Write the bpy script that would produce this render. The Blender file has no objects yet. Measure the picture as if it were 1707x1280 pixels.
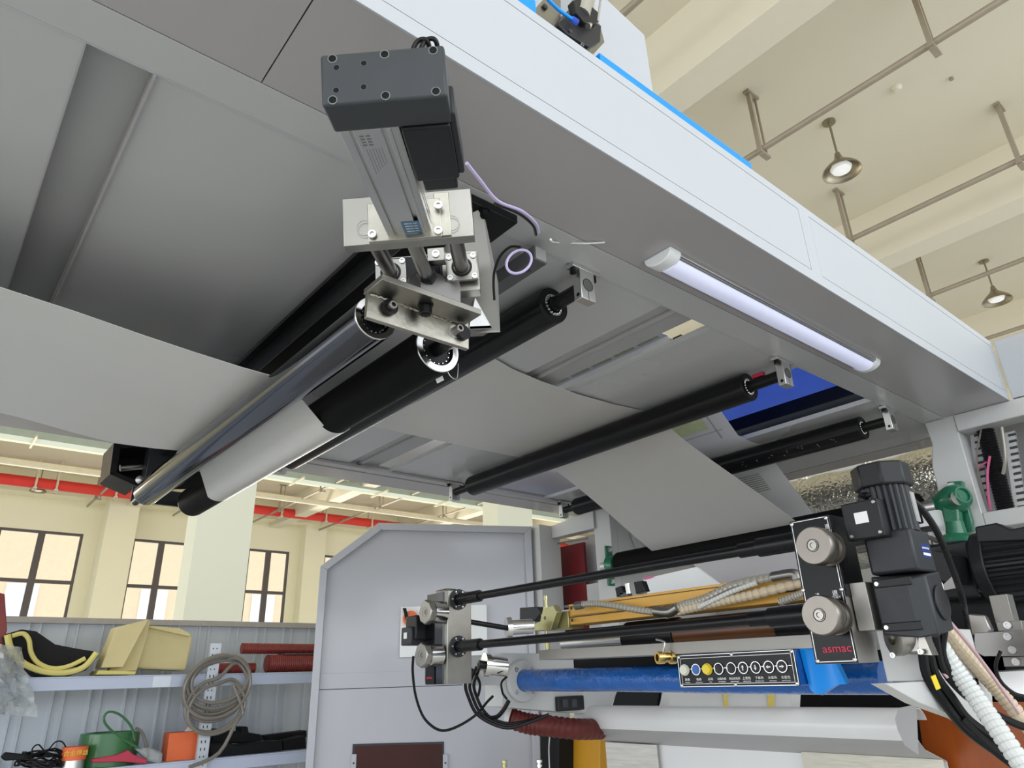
import bpy, bmesh, math, random
from mathutils import Vector, Matrix
random.seed(7)
S = bpy.context.scene
COL = S.collection
# ---------------------------------------------------------------- camera
# axes: +X along the machine, +Y across the web, +Z up; origin at the photographer's eye, floor at z = FLOOR
FLOOR = -1.55; CEIL = 6.1; WALLY = 25.0
FPX = 1167.1
MR = Matrix(((0.77008272, 0.22593864, 0.59659394), (-0.63723027, 0.3166586, 0.70261292), (-0.03016919, -0.92123779, 0.38782826)))
cam_d = bpy.data.cameras.new('camera'); cam = bpy.data.objects.new('camera', cam_d); COL.objects.link(cam)
cam_d.sensor_width = 36; cam_d.lens = FPX / 1707 * 36; cam_d.clip_start = .02; cam_d.clip_end = 300
c0, c1, c2 = MR.col[0], MR.col[1], MR.col[2]
cam.matrix_world = Matrix(((c0[0], -c1[0], -c2[0], 0), (c0[1], -c1[1], -c2[1], 0), (c0[2], -c1[2], -c2[2], 0), (0, 0, 0, 1)))
S.camera = cam
# ---------------------------------------------------------------- light
S.view_settings.view_transform = 'Standard'; S.view_settings.look = 'None'
S.view_settings.exposure = 0.22; S.view_settings.gamma = 1.0
try: S.view_settings.use_curve_mapping = False
except Exception: pass
W = bpy.data.worlds.new('sky'); S.world = W; W.use_nodes = True
bg = W.node_tree.nodes['Background']; bg.inputs[0].default_value = (.90, .95, 1.0, 1); bg.inputs[1].default_value = 1.3
def area(name, loc, size, rot, power, col):
    l = bpy.data.lights.new(name, 'AREA'); l.shape = 'RECTANGLE'; l.size, l.size_y = size; l.energy = power; l.color = col
    o = bpy.data.objects.new(name, l); COL.objects.link(o); o.location = loc; o.rotation_euler = rot; return o
# daylight through the window rows of the hall: one row behind the camera, one in the far wall
area('daylight_windows_near', (3, -9, 2.6), (26, 4), (math.radians(82), 0, 0), 900, (.93, .97, 1))
area('low_fill_light', (-10, 3, .3), (14, 3.0), (math.radians(86), 0, math.radians(-90)), 330, (.97, .98, 1))  # added low fill to brighten the gantry underside; no door stands there
area('daylight_windows_far', (8, 22.3, 2.6), (26, 3), (math.radians(-80), 0, 0), 1300, (1, .96, .86))

# ---------------------------------------------------------------- points from measured pixels on known planes
def ray(px, py): return MR @ Vector(((px - 853.5) / FPX, (py - 640) / FPX, 1))
def PX(px, py, x): r = ray(px, py); return r * (x / r.x)
def PY(px, py, y): r = ray(px, py); return r * (y / r.y)
def PZ(px, py, z): r = ray(px, py); return r * (z / r.z)
def PD(px, py, d): return ray(px, py) * d
# ---------------------------------------------------------------- materials
def mat(name, col, rough=.5, metal=0., var=.06, scale=6., bump=0., coat=0., emit=None, es=0., trans=0., ior=1.45, aniso=None, bscale=None, spec=.5, lucent=0., bdet=1):
    m = bpy.data.materials.new(name); m.use_nodes = True; nt = m.node_tree; n = nt.nodes; L = nt.links
    b = n['Principled BSDF']; tc = n.new('ShaderNodeTexCoord'); nz = n.new('ShaderNodeTexNoise')
    nz.inputs['Scale'].default_value = scale; nz.inputs['Detail'].default_value = 4
    src = tc.outputs['Object']
    if aniso:
        mp = n.new('ShaderNodeMapping'); mp.inputs['Scale'].default_value = aniso; L.new(src, mp.inputs[0]); src = mp.outputs[0]
    L.new(src, nz.inputs['Vector'])
    cr = n.new('ShaderNodeMix'); cr.data_type = 'RGBA'
    cr.inputs['A'].default_value = tuple(min(1, c * (1 - var)) for c in col) + (1,)
    cr.inputs['B'].default_value = tuple(min(1, c * (1 + var)) for c in col) + (1,)
    L.new(nz.outputs['Fac'], cr.inputs['Factor']); L.new(cr.outputs['Result'], b.inputs['Base Color'])
    mr = n.new('ShaderNodeMapRange'); mr.inputs['To Min'].default_value = max(.02, rough - .06); mr.inputs['To Max'].default_value = min(1, rough + .06)
    L.new(nz.outputs['Fac'], mr.inputs['Value']); L.new(mr.outputs[0], b.inputs['Roughness'])
    b.inputs['Metallic'].default_value = metal; b.inputs['IOR'].default_value = ior
    if coat: b.inputs['Coat Weight'].default_value = coat; b.inputs['Coat Roughness'].default_value = .12
    b.inputs['Specular IOR Level'].default_value = spec
    if lucent:
        tl = n.new('ShaderNodeBsdfTranslucent'); L.new(cr.outputs['Result'], tl.inputs[0]); mx = n.new('ShaderNodeMixShader'); mx.inputs[0].default_value = lucent
        L.new(b.outputs[0], mx.inputs[1]); L.new(tl.outputs[0], mx.inputs[2]); L.new(mx.outputs[0], n['Material Output'].inputs[0])
    if trans: b.inputs['Transmission Weight'].default_value = trans
    if emit: b.inputs['Emission Color'].default_value = emit + (1,); b.inputs['Emission Strength'].default_value = es
    if bump:
        n2 = n.new('ShaderNodeTexNoise'); n2.inputs['Scale'].default_value = bscale or scale * 3; n2.inputs['Detail'].default_value = bdet
        L.new(src, n2.inputs['Vector'])
        bp = n.new('ShaderNodeBump'); bp.inputs['Strength'].default_value = bump; bp.inputs['Distance'].default_value = .01
        L.new(n2.outputs['Fac'], bp.inputs['Height']); L.new(bp.outputs[0], b.inputs['Normal'])
    return m
M = dict(
 fascia=mat('white_powder_coat', (.47, .495, .53), .42, var=.02, scale=3),
 under=mat('grey_gloss_paint', (.40, .385, .392), .30, var=.05, scale=1.2, bump=.10, bscale=2.2, bdet=0, coat=.25),
 under2=mat('grey_sheet_paint', (.49, .495, .50), .26, var=.05, scale=1.1, bump=.22, bscale=1.6, bdet=0, coat=.3),
 channel=mat('grey_channel_paint', (.38, .385, .39), .4, var=.1, scale=4),
 machwhite=mat('machine_white_paint', (.54, .545, .54), .35, var=.04, scale=5, coat=.2),
 cabinet=mat('cabinet_lilac_white', (.44, .45, .49), .32, var=.03, scale=3, bump=.04, bscale=60, coat=.3),
 gap=mat('dark_gap', (.05, .05, .055), .8),
 black=mat('black_anodised', (.006, .006, .007), .30, metal=0, var=.3, scale=20, spec=.3),
 blackmatte=mat('black_matte', (.007, .007, .008), .55, var=.3, scale=20, spec=.25),
 rubber=mat('black_rubber', (.003, .003, .003), .6, var=.3, spec=.12),
 chrome=mat('dark_polished_chrome', (.11, .11, .12), .09, metal=1, var=.05, scale=3),
 mirror=mat('bright_chrome', (.75, .74, .72), .14, metal=1, var=.04),
 steel=mat('brushed_steel', (.33, .32, .29), .34, metal=1, var=.18, scale=14, bump=.02, bscale=60),
 steeld=mat('dark_steel', (.28, .27, .26), .36, metal=1, var=.2, scale=16),
 steelb=mat('nickel_plated_steel', (.42, .40, .345), .36, metal=1, var=.15, scale=30, bump=.05, bscale=70),
 alu=mat('extruded_aluminium', (.62, .62, .61), .33, metal=1, var=.05, scale=4, aniso=(1, 1, 8)),
 alum=mat('milled_aluminium', (.68, .68, .67), .38, metal=1, var=.04),
 mgrey=mat('dark_grey_casting', (.018, .020, .024), .42, var=.1, scale=30, bump=.02, bscale=200, spec=.4),
 mblack=mat('motor_black_paint', (.010, .011, .013), .42, var=.15, scale=20, spec=.35),
 film=mat('grey_white_film', (.60, .59, .565), .32, var=.03, scale=3, bump=.10, bscale=4, aniso=(.5, 3, 1), coat=.15),
 filmw=mat('white_film', (.88, .88, .88), .3, var=.03, scale=3, coat=.2, lucent=.2),
 film_shade=mat('white_film_painted_shade', (.36, .36, .365), .35, var=.03),  # darker copy of the white film, shade put into its colour
 lilac=mat('lilac_cable', (.50, .42, .66), .4),
 cable=mat('black_cable', (.006, .006, .007), .4, spec=.3),
 bluepaint=mat('blue_wrap_film', (.003, .10, .40), .25, var=.35, scale=16, bump=.8, bscale=40, bdet=3, coat=.6),
 bluefilm=mat('bright_blue_film', (.0, .27, .85), .35, var=.03),
 bluedeep=mat('deep_blue_panel', (.24, .36, .85), .3, var=.1, lucent=.85),
 yellow=mat('yellow_varnish', (.72, .40, .07), .4, var=.12, scale=8, coat=.2),
 yolive=mat('yellow_zinc', (.46, .43, .22), .35, metal=.8, var=.2, scale=25),
 green=mat('green_casting', (.01, .14, .07), .35, var=.15, scale=30, bump=.1, bscale=90, coat=.4),
 foil=mat('silver_foil_wrap', (.66, .64, .56), .28, metal=1, var=.12, scale=14, bump=1.0, bscale=55),
 alud=mat('dull_machined_steel', (.34, .33, .31), .52, metal=1, var=.12, scale=18),
 knobm=mat('turned_steel', (.25, .23, .205), .40, metal=1, var=.06, scale=40),
 panelblack=mat('black_gloss_panel', (.004, .004, .005), .25, spec=.22),
 ductred=mat('dark_red_ribbed_duct', (.11, .022, .018), .45, var=.25, scale=20, spec=.3),
 beamgreen=mat('dark_green_grey_paint', (.20, .24, .22), .4),
 capgrey=mat('slate_grey_casting', (.042, .047, .053), .42, var=.12, scale=30, bump=.02, bscale=200, spec=.4),
 dgrey=mat('dark_grey_tube', (.085, .09, .095), .3),
 cream=mat('cream_wall_paint', (.84, .80, .60), .8, var=.03, scale=1),
 creamcol=mat('pale_green_column_paint', (.76, .77, .64), .8, var=.02, scale=1),
 ceil=mat('cream_ceiling_paint', (.72, .67, .54), .85, var=.04, scale=.6),
 floor=mat('pale_epoxy_floor', (.62, .62, .61), .45, var=.08, scale=1.5),
 frame=mat('dark_window_frame', (.10, .085, .08), .5),
 pipe=mat('dull_pipe', (.36, .31, .24), .5, metal=.3, var=.15),
 pipec=mat('cream_painted_pipe', (.66, .60, .46), .6, var=.1),
 traygreen=mat('grey_green_tray', (.38, .44, .38), .6, var=.08),
 red=mat('red_pipe_paint', (.70, .04, .03), .5, var=.1),
 redhose=mat('red_silicone_hose', (.22, .03, .025), .4, var=.2, scale=20),
 lampmet=mat('aged_spun_aluminium', (.34, .30, .22), .35, metal=1, var=.15),
 lampglass=mat('lamp_glass', (.9, .9, .9), .2, emit=(1, .99, .95), es=.25),
 led=mat('led_diffuser', (.74, .76, .90), .3, emit=(.62, .66, .95), es=.3, coat=.3),
 plasticw=mat('white_plastic', (.80, .82, .82), .35),
 clearp=mat('clear_plastic', (.62, .60, .57), .2, coat=.6),
 shelf=mat('pale_blue_shelf_paint', (.50, .56, .70), .4, var=.03),
 shelfpost=mat('zinc_slotted_angle', (.58, .62, .68), .35, metal=.4, var=.1, scale=20),
 partition=mat('corrugated_white_panel', (.56, .60, .64), .4, var=.03),
 partcap=mat('partition_cap_rail', (.42, .39, .36), .5, var=.15, scale=20),
 foam=mat('yellow_foam', (.72, .62, .33), .7, var=.08, scale=8),
 foamy=mat('bright_yellow_foam_edge', (.72, .64, .22), .75, var=.1),
 felt=mat('charcoal_felt', (.015, .015, .017), .9, var=.2, bump=.4, bscale=90),
 greenstrap=mat('green_strapping', (.035, .15, .05), .3, var=.15, scale=14, coat=.4),
 greycoil=mat('grey_pu_hose', (.19, .175, .15), .35, var=.15, coat=.3),
 orange=mat('orange_card', (.80, .16, .05), .5, var=.04),
 amber=mat('amber_acrylic', (.27, .06, .010), .25, var=.45, scale=5, aniso=(3, 3, .5), spec=.25),
 amberd=mat('dark_amber_acrylic', (.045, .007, .004), .15, var=.5, scale=4, spec=.3),
 ochre=mat('ochre_panel', (.55, .27, .015), .4),
 maroon=mat('maroon_sheet', (.14, .005, .01), .4),
 brass=mat('brass', (.70, .50, .18), .25, metal=1),
 whitehose=mat('white_corrugated_hose', (.62, .64, .63), .35, var=.06),
 yelhose=mat('cream_corrugated_hose', (.60, .50, .36), .35, var=.08),
 greyhose=mat('grey_corrugated_hose', (.42, .40, .35), .35, metal=.4, var=.12),
 white=mat('white_print', (.85, .85, .85), .5), redprint=mat('crimson_print', (.62, .02, .07), .5),
 card=mat('white_card', (.75, .76, .76), .6), pink=mat('pink_wire', (.60, .12, .26), .5),
 tubepink=mat('pale_pink_tube', (.55, .36, .38), .4),
 yel=mat('yellow_plastic', (.80, .62, .04), .4), bluebtn=mat('blue_plastic', (.04, .12, .38), .4), creambtn=mat('cream_plastic', (.68, .68, .58), .4),
 print=mat('printed_note_pattern', (.5, .5, .3), .4), redtool=mat('red_plastic', (.48, .03, .07), .4),
 bubble=mat('clear_bubble_wrap', (.80, .83, .84), .12, var=.2, scale=20, bump=1, bscale=45, bdet=3, coat=1, trans=.75, ior=1.15),
)
# ---------------------------------------------------------------- mesh helpers
V = Vector
ORG = {}
def frame_of(d):
    d = V(d).normalized(); a = V((0, 0, 1)) if abs(d.z) < .9 else V((1, 0, 0))
    u = d.cross(a).normalized(); return u, d.cross(u).normalized(), d
class MB:
    def __init__(s): s.b = bmesh.new()
    def hexa(s, p):
        v = [s.b.verts.new(q) for q in p]
        for f in ((0, 1, 2, 3), (7, 6, 5, 4), (0, 4, 5, 1), (1, 5, 6, 2), (2, 6, 7, 3), (3, 7, 4, 0)): s.b.faces.new([v[i] for i in f])
        return s
    def box(s, a, b):
        x0, y0, z0 = a; x1, y1, z1 = b
        return s.hexa([V(q) for q in ((x0, y0, z0), (x1, y0, z0), (x1, y1, z0), (x0, y1, z0), (x0, y0, z1), (x1, y0, z1), (x1, y1, z1), (x0, y1, z1))])
    def obb(s, o, u, v, w):   # corner o and three edge vectors
        o, u, v, w = V(o), V(u), V(v), V(w)
        return s.hexa([o, o + u, o + u + v, o + v, o + w, o + u + w, o + u + v + w, o + v + w])
    def cbox(s, c, fr, size):  # centre, axes (u,v,w), full sizes
        u, v, w = [V(a) * k for a, k in zip(fr, size)]
        return s.obb(V(c) - (u + v + w) / 2, u, v, w)
    def prism(s, pts, d):
        d = V(d); a = [s.b.verts.new(V(p)) for p in pts]; b = [s.b.verts.new(V(p) + d) for p in pts]; n = len(a)
        s.b.faces.new(a); s.b.faces.new(b[::-1])
        for i in range(n): s.b.faces.new((a[i], b[i], b[(i + 1) % n], a[(i + 1) % n]))
        return s
    def lathe(s, o, d, prof, n=32):   # prof: (distance along, radius)
        u, v, d = frame_of(d); o = V(o); rings = []
        for t, r in prof:
            if r < 1e-6: rings.append([s.b.verts.new(o + d * t)]); continue
            rings.append([s.b.verts.new(o + d * t + (u * math.cos(a) + v * math.sin(a)) * r) for a in [2 * math.pi * k / n for k in range(n)]])
        for A, B in zip(rings, rings[1:]):
            for k in range(n):
                q = [A[k % len(A)], A[(k + 1) % len(A)], B[(k + 1) % len(B)], B[k % len(B)]]
                q = [x for i, x in enumerate(q) if x not in q[:i]]
                if len(q) > 2:
                    try: s.b.faces.new(q)
                    except ValueError: pass
        return s
    def cyl(s, a, b, r, r2=None, n=24):
        a, b = V(a), V(b); L = (b - a).length; r2 = r if r2 is None else r2
        return s.lathe(a, b - a, [(0, 0), (0, r), (L, r2), (L, 0)], n)
    def ring(s, a, b, ro, ri, n=32):
        a, b = V(a), V(b); L = (b - a).length
        return s.lathe(a, b - a, [(0, ri), (0, ro), (L, ro), (L, ri), (0, ri)], n)
    def tube(s, pts, r, n=8, closed=False, smooth=6, rf=None, flat=1.0):
        P = [V(p) for p in pts]
        if smooth:
            Q = []; m = len(P); rng = range(m if closed else m - 1)
            for i in rng:
                p0 = P[(i - 1) % m] if closed or i > 0 else P[0]; p1 = P[i]; p2 = P[(i + 1) % m]; p3 = P[(i + 2) % m] if closed or i + 2 < m else P[-1]
                for k in range(smooth):
                    t = k / smooth
                    Q.append(.5 * ((2 * p1) + (p2 - p0) * t + (2 * p0 - 5 * p1 + 4 * p2 - p3) * t * t + (3 * p1 - p0 - 3 * p2 + p3) * t ** 3))
            if not closed: Q.append(P[-1])
            P = Q
        m = len(P); rings = []; u = None
        for i in range(m):
            d = (P[(i + 1) % m] - P[i - 1]) if closed else (P[min(i + 1, m - 1)] - P[max(i - 1, 0)])
            d = d.normalized() if d.length > 1e-9 else V((0, 0, 1))
            if u is None: u = frame_of(d)[0]
            u = (u - d * u.dot(d)); u = u.normalized() if u.length > 1e-6 else frame_of(d)[0]
            v = d.cross(u); rr = r * (rf(i) if rf else 1)
            rings.append([s.b.verts.new(P[i] + (u * math.cos(a) + v * math.sin(a) * flat) * rr) for a in [2 * math.pi * k / n for k in range(n)]])
        for i in range(m if closed else m - 1):
            A, B = rings[i], rings[(i + 1) % m]
            for k in range(n): s.b.faces.new((A[k], A[(k + 1) % n], B[(k + 1) % n], B[k]))
        if not closed: s.b.faces.new(rings[0][::-1]); s.b.faces.new(rings[-1])
        return s
    def sheet(s, rows, th=.0012):     # rows of points -> thin solid sheet
        G = [[s.b.verts.new(V(p)) for p in r] for r in rows]; F = []
        for i in range(len(G) - 1):
            for j in range(len(G[0]) - 1): F.append(s.b.faces.new((G[i][j], G[i][j + 1], G[i + 1][j + 1], G[i + 1][j])))
        s.b.normal_update()
        bmesh.ops.solidify(s.b, geom=F, thickness=th)
        return s
    def screw(s, c, d, r=.005, h=.004):
        c, d = V(c), V(d).normalized()
        s.lathe(c, d, [(0, r), (h, r), (h, r * .55), (h * .35, r * .5), (h * .35, 0)], 14); return s
    def build(s, name, m, parent=None, label=None, cat=None, group=None, kind=None, bevel=0., smooth=35):
        me = bpy.data.meshes.new(name); bmesh.ops.recalc_face_normals(s.b, faces=s.b.faces)
        if parent is not None: o0 = ORG[parent.name]
        else:
            xs = [v.co for v in s.b.verts]; mn = V([min(c[i] for c in xs) for i in range(3)]); mx = V([max(c[i] for c in xs) for i in range(3)])
            o0 = V(((mn.x + mx.x) / 2, (mn.y + mx.y) / 2, mn.z))
        for v in s.b.verts: v.co -= o0
        s.b.to_mesh(me); s.b.free(); me.materials.append(M[m] if isinstance(m, str) else m)
        me.polygons.foreach_set('use_smooth', [True] * len(me.polygons)); me.set_sharp_from_angle(angle=math.radians(smooth))
        o = bpy.data.objects.new(name, me); COL.objects.link(o); ORG[o.name] = o0
        if parent is not None: o.parent = parent
        else: o.location = o0
        if bevel:
            md = o.modifiers.new('bevel', 'BEVEL'); md.width = bevel; md.segments = 2; md.limit_method = 'ANGLE'; md.angle_limit = math.radians(40)
        tag(o, label, cat, group, kind); return o
def tag(o, label=None, cat=None, group=None, kind=None):
    for k, v in (('label', label), ('category', cat), ('group', group), ('kind', kind)):
        if v: o[k] = v
    return o
def E(name, loc, label, cat, group=None):
    o = bpy.data.objects.new(name, None); COL.objects.link(o); o.location = V(loc); o.empty_display_size = .05
    ORG[o.name] = V(loc); return tag(o, label, cat, group)
def dup(root, loc, label=None, rotz=None):
    def cp(o, parent):
        c = o.copy(); COL.objects.link(c)
        if parent is not None: c.parent = parent
        ORG[c.name] = ORG[o.name]
        for ch in list(o.children): cp(ch, c)
        return c
    r = cp(root, None); r.location = V(loc)
    if rotz is not None: r.rotation_euler.z = rotz
    if label: r['label'] = label
    return r
def text(body, size, o, u, v, m, parent, name='lettering', depth=.0006, align='CENTER', sx=1.0):
    cu = bpy.data.curves.new('t', 'FONT'); cu.body = body; cu.size = size; cu.extrude = depth / 2; cu.align_x = align; cu.align_y = 'CENTER'
    t = bpy.data.objects.new('t', cu); COL.objects.link(t)
    me = bpy.data.meshes.new_from_object(t.evaluated_get(bpy.context.evaluated_depsgraph_get()))
    bpy.data.objects.remove(t); u = V(u).normalized(); v = V(v); v = (v - u * v.dot(u)).normalized(); w = u.cross(v)
    for q in me.vertices: q.co = V(o) + u * q.co.x * sx + v * q.co.y + w * q.co.z - ORG[parent.name]
    me.materials.clear(); me.materials.append(M[m]); me.name = name
    ob = bpy.data.objects.new(name, me); COL.objects.link(ob); ob.parent = parent; ORG[ob.name] = ORG[parent.name]; return ob
XA, YA, ZA = V((1, 0, 0)), V((0, 1, 0)), V((0, 0, 1))
def between(a, b, t): return V(a).lerp(V(b), t)

# ================================================================ THE HALL
MB().box((-14, -14, FLOOR - .2), (34, WALLY + .3, FLOOR)).build('floor', 'floor', kind='structure')
b = MB().box((-14, -6, CEIL), (34, WALLY + .3, CEIL + .2)); b.build('ceiling', 'ceil', kind='structure')
# ceiling beams across the hall
n = 1
for x0, x1 in ((-5.1, -4.7), (-.2, .2), (4.62, 5.0), (9.5, 9.9), (14.4, 14.8), (19.3, 19.7), (24.2, 24.6)):
    MB().box((x0, -6, 5.3), (x1, WALLY, CEIL)).build('trim_%d' % n, 'ceil', kind='structure'); n += 1
# beam along the far wall
MB().box((-14, WALLY - .7, 5.45), (34, WALLY, CEIL)).build('trim_%d' % n, 'cream', kind='structure')
# far wall with window openings
WIN = [(-3.0, -.8), (1.6, 3.75), (5.15, 6.9), (8.85, 10.35), (11.7, 13.3), (15.6, 17.4), (19.4, 21.2)]
WZ0, WZ1 = 1.2, 4.5
b = MB(); xs = -14
for x0, x1 in WIN:
    b.box((xs, WALLY, FLOOR), (x0, WALLY + .25, CEIL)); xs = x1
    b.box((x0, WALLY, WZ1), (x1, WALLY + .25, CEIL)); b.box((x0, WALLY, FLOOR), (x1, WALLY + .25, WZ0))
b.box((xs, WALLY, FLOOR), (34, WALLY + .25, CEIL)); b.build('wall_far', 'cream', kind='structure')
glass = mat('window_glass', (.95, .97, 1), .02, trans=1.0, ior=1.05)
for i, (x0, x1) in enumerate(WIN):
    r = E('window_%d' % (i + 1), (x0, WALLY, WZ0), None, None); r['kind'] = 'structure'
    b = MB(); f = .07; y0, y1 = WALLY + .02, WALLY + .12; xm = (x0 + x1) / 2; zm = WZ0 + (WZ1 - WZ0) * .56
    b.box((x0, y0, WZ0), (x0 + f, y1, WZ1)); b.box((x1 - f, y0, WZ0), (x1, y1, WZ1)); b.box((x0 + f, y0, WZ0), (x1 - f, y1, WZ0 + f)); b.box((x0 + f, y0, WZ1 - f), (x1 - f, y1, WZ1))
    b.box((xm - .09, y0, WZ0 + f), (xm + .09, y1, WZ1 - f)); b.box((x0 + f, y0, zm - .05), (xm - .09, y1, zm + .05)); b.box((xm + .09, y0, zm - .05), (x1 - f, y1, zm + .05))
    wf = b.build('window_frame', 'frame', r)
    MB().box((x0 + f, y0 + .04, WZ0 + f), (x1 - f, y0 + .05, WZ1 - f)).build('glass', glass, wf)
# building seen through the windows
bo = E('building', (12, 44, FLOOR), 'pale peach building outside the far windows', 'building')
MB().box((-20, 44, FLOOR), (50, 46, 12)).build('wall', mat('peach_facade', (.86, .68, .46), .9), bo)
b = MB()
for k in range(22): b.box((-18 + k * 3.1, 43.9, 2.2), (-16.6 + k * 3.1, 43.99, 5.2))
b.build('window_panes', mat('outside_panes', (.85, .88, .92), .5), bo)
# columns
MB().box((3.08, 11, FLOOR), (3.91, 11.5, CEIL)).build('trim_20', 'creamcol', kind='structure')
MB().box((8.85, 11, FLOOR), (9.78, 11.5, CEIL)).build('trim_21', 'creamcol', kind='structure')
MB().box((4.15, WALLY - .9, FLOOR), (5.0, WALLY, CEIL)).build('trim_22', 'cream', kind='structure')
MB().box((9.1 + 1.6, WALLY - .5, FLOOR), (11.5, WALLY, CEIL)).build('trim_23', 'cream', kind='structure')

# sprinkler pipes across the hall, each with its trapeze hangers
PIPES = [(-1.4, 'leftmost of the pipes'), (1.13, 'second'), (3.65, ''), (6.15, 'nearest'), (8.68, ''), (11.2, ''), (13.7, '')]
plab = {3.65: 'thin ceiling pipe with the hanger nearest the left edge above the red pipe', 6.15: 'long ceiling pipe crossing the top right corner above both bell lamps',
        8.68: 'long ceiling pipe passing just below the larger bell lamp', 11.2: 'long ceiling pipe passing beside the smaller bell lamp at the right edge',
        13.7: 'thin far ceiling pipe seen above the chamfered white cabinet'}
HY = {3.65: (9, 15, 20.5, 23.3), 6.15: (-.6, 1.08, 2.85, 9, 15, 19), 8.68: (-1, 1.12, 3.1, 9, 15, 19, 22), 11.2: (-.6, 1.2, 3.08, 9, 16, 20), 13.7: (4, 9, 16, 20)}
for x, lab in plab.items():
    r = E('ceiling_pipe', (x, 10, 5.3), lab, 'pipe', 'pipes under the ceiling')
    pm = 'pipe'
    MB().cyl((x, -5.5, 5.3), (x, WALLY - .3, 5.3), .035, n=12).build('pipe', pm, r)
    for y in HY[x]:
        b = MB(); b.box((x - .07, y - .022, 5.2), (x - .03, y + .022, CEIL - .02)); b.box((x + .075, y - .012, 5.22), (x + .095, y + .012, CEIL - .02))
        b.box((x - .10, y - .035, CEIL - .03), (x + .12, y + .035, CEIL)); b.box((x - .09, y - .03, 5.215), (x + .11, y + .03, 5.25))
        b.build('hanger', pm, r)
# red pipe
r = E('red_pipe', (9, 22.9, 5.3), 'red fire pipe running level under the ceiling along the far wall', 'pipe')
MB().cyl((-6, 22.9, 5.4), (4.9, 22.9, 5.4), .15, n=16).build('pipe', 'red', r); MB().cyl((4.9, 22.9, 5.4), (26, 22.9, 5.4), .15, n=16).build('pipe', 'red', r)
for x in (2.0, 2.5, 4.0, 6.5, 9.0, 10.6, 12.4, 15):
    MB().box((x, 22.72, 5.2), (x + .05, 22.77, CEIL)).box((x, 23.03, 5.2), (x + .05, 23.08, CEIL)).box((x - .02, 22.7, 5.2), (x + .07, 23.1, 5.25)).build('hanger', 'pipec', r)
# cable tray
r = E('cable_tray', (9, 18.4, 5.3), 'grey-green cable tray hung level beneath the ceiling beams', 'cable tray')
MB().box((-6, 18.1, 5.25), (24, 18.5, 5.42)).build('tray', 'traygreen', r)
for x in (1.4, 4.4, 7.6, 10.2, 12.5, 14.8): MB().cyl((x, 18.3, 5.25), (x, 18.3, CEIL), .02, n=8).box((x - .02, 17.8, 5.2), (x + .02, 18.8, 5.25)).build('hanger_rod', 'pipec', r)
r = E('cream_duct', (9, 20.4, 5.4), 'cream pipe running level behind the grey-green cable tray', 'pipe')
MB().cyl((-6, 20.4, 5.25), (26, 20.4, 5.25), .09, n=12).build('pipe', 'pipec', r)
MB().box((-14, 19.6, 5.6), (34, 19.9, CEIL)).build('trim_24', 'cream', kind='structure')
# bell pendant lamps
def bell(loc, lab, drop=.55):
    r = E('pendant_lamp', loc, lab, 'lamp', 'bell pendant lamps')
    x, y, z = loc
    MB().lathe((x, y, z), ZA, [(0, .075), (-.02, .075), (-.03, .014), (-drop, .012)], 20).build('ceiling_rose', 'lampmet', r)
    MB().lathe((x, y, z - drop), ZA, [(.07, 0), (.07, .028), (0, .045), (-.03, .06), (-.07, .10), (-.12, .155), (-.17, .20), (-.20, .215), (-.21, .215), (-.20, .20), (-.165, .185), (-.12, .14), (-.08, .09), (-.06, .05), (-.06, 0)], 40).build('shade', 'lampmet', r)
    MB().lathe((x, y, z - drop), ZA, [(-.08, 0), (-.10, .09), (-.15, .12), (-.185, .10), (-.20, 0)], 32).build('bulb', 'lampglass', r)
    return r
L0 = bell((7.3, 2.51, CEIL), 'larger bell pendant lamp hanging at upper right of the ceiling')
for loc, lab in (((12.4, 2.51, CEIL), 'smaller bell pendant lamp hanging at the right edge'), ((2.2, 23.7, CEIL), 'bell pendant lamp hanging before the far wall, above the left window'),
                 ((8.9, 17.4, CEIL - .1), 'bell pendant lamp hanging just below the gantry edge beside the roller ends'), ((14.6, 22.4, CEIL), 'bell pendant lamp above the chamfered corner of the white cabinet')):
    dup(L0, loc, lab)
# smoke detector
MB().lathe((7.4, 1.75, CEIL), -ZA, [(0, .055), (.02, .055), (.04, .03), (.05, .03), (.05, 0)], 20).build('smoke_detector', 'ceil', label='small round white smoke detector on the ceiling near upper right', cat='smoke detector')
MB().lathe((7.75, 1.3, CEIL), -ZA, [(0, .022), (.03, .022), (.03, 0)], 12).build('ceiling_fixing', 'pipe', label='tiny dark fixing plug on the ceiling right of the smoke detector', cat='fixing')

# ================================================================ PARTITION AND SHELVES (left)
r = E('partition', (.8, 5.32, FLOOR), 'low white corrugated partition behind the shelves', 'partition')
b = MB(); pts = []; x = -2.5
while x < 2.65:
    pts += [(x, 5.32), (x + .10, 5.32), (x + .105, 5.305), (x + .115, 5.305), (x + .12, 5.32), (x + .16, 5.32), (x + .165, 5.305), (x + .175, 5.305), (x + .18, 5.32)]; x += .2
rows = [[V((p[0], p[1], FLOOR)) for p in pts], [V((p[0], p[1], .41)) for p in pts]]
MB().sheet(rows, .02).build('panel', 'partition', r)
MB().box((-2.5, 5.28, .40), (2.65, 5.36, .435)).build('cap_rail', 'partcap', r)
SY0, SY1 = 4.8, 5.22
r = E('shelf_unit', (.9, 5.0, FLOOR), 'pale blue slotted steel shelf unit holding hoses, foam and tools', 'shelf unit')
b = MB()
def tray(z):
    b = MB(); b.box((-1.8, SY0, z - .008), (2.45, SY1, z)); b.box((-1.8, SY0, z - .07), (2.45, SY0 + .012, z - .008)); b.box((-1.8, SY1 - .012, z - .07), (2.45, SY1, z - .008)); return b
tray(.085).build('shelf', 'shelf', r, bevel=.002); tray(-.385).build('shelf', 'shelf', r, bevel=.002)
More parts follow.
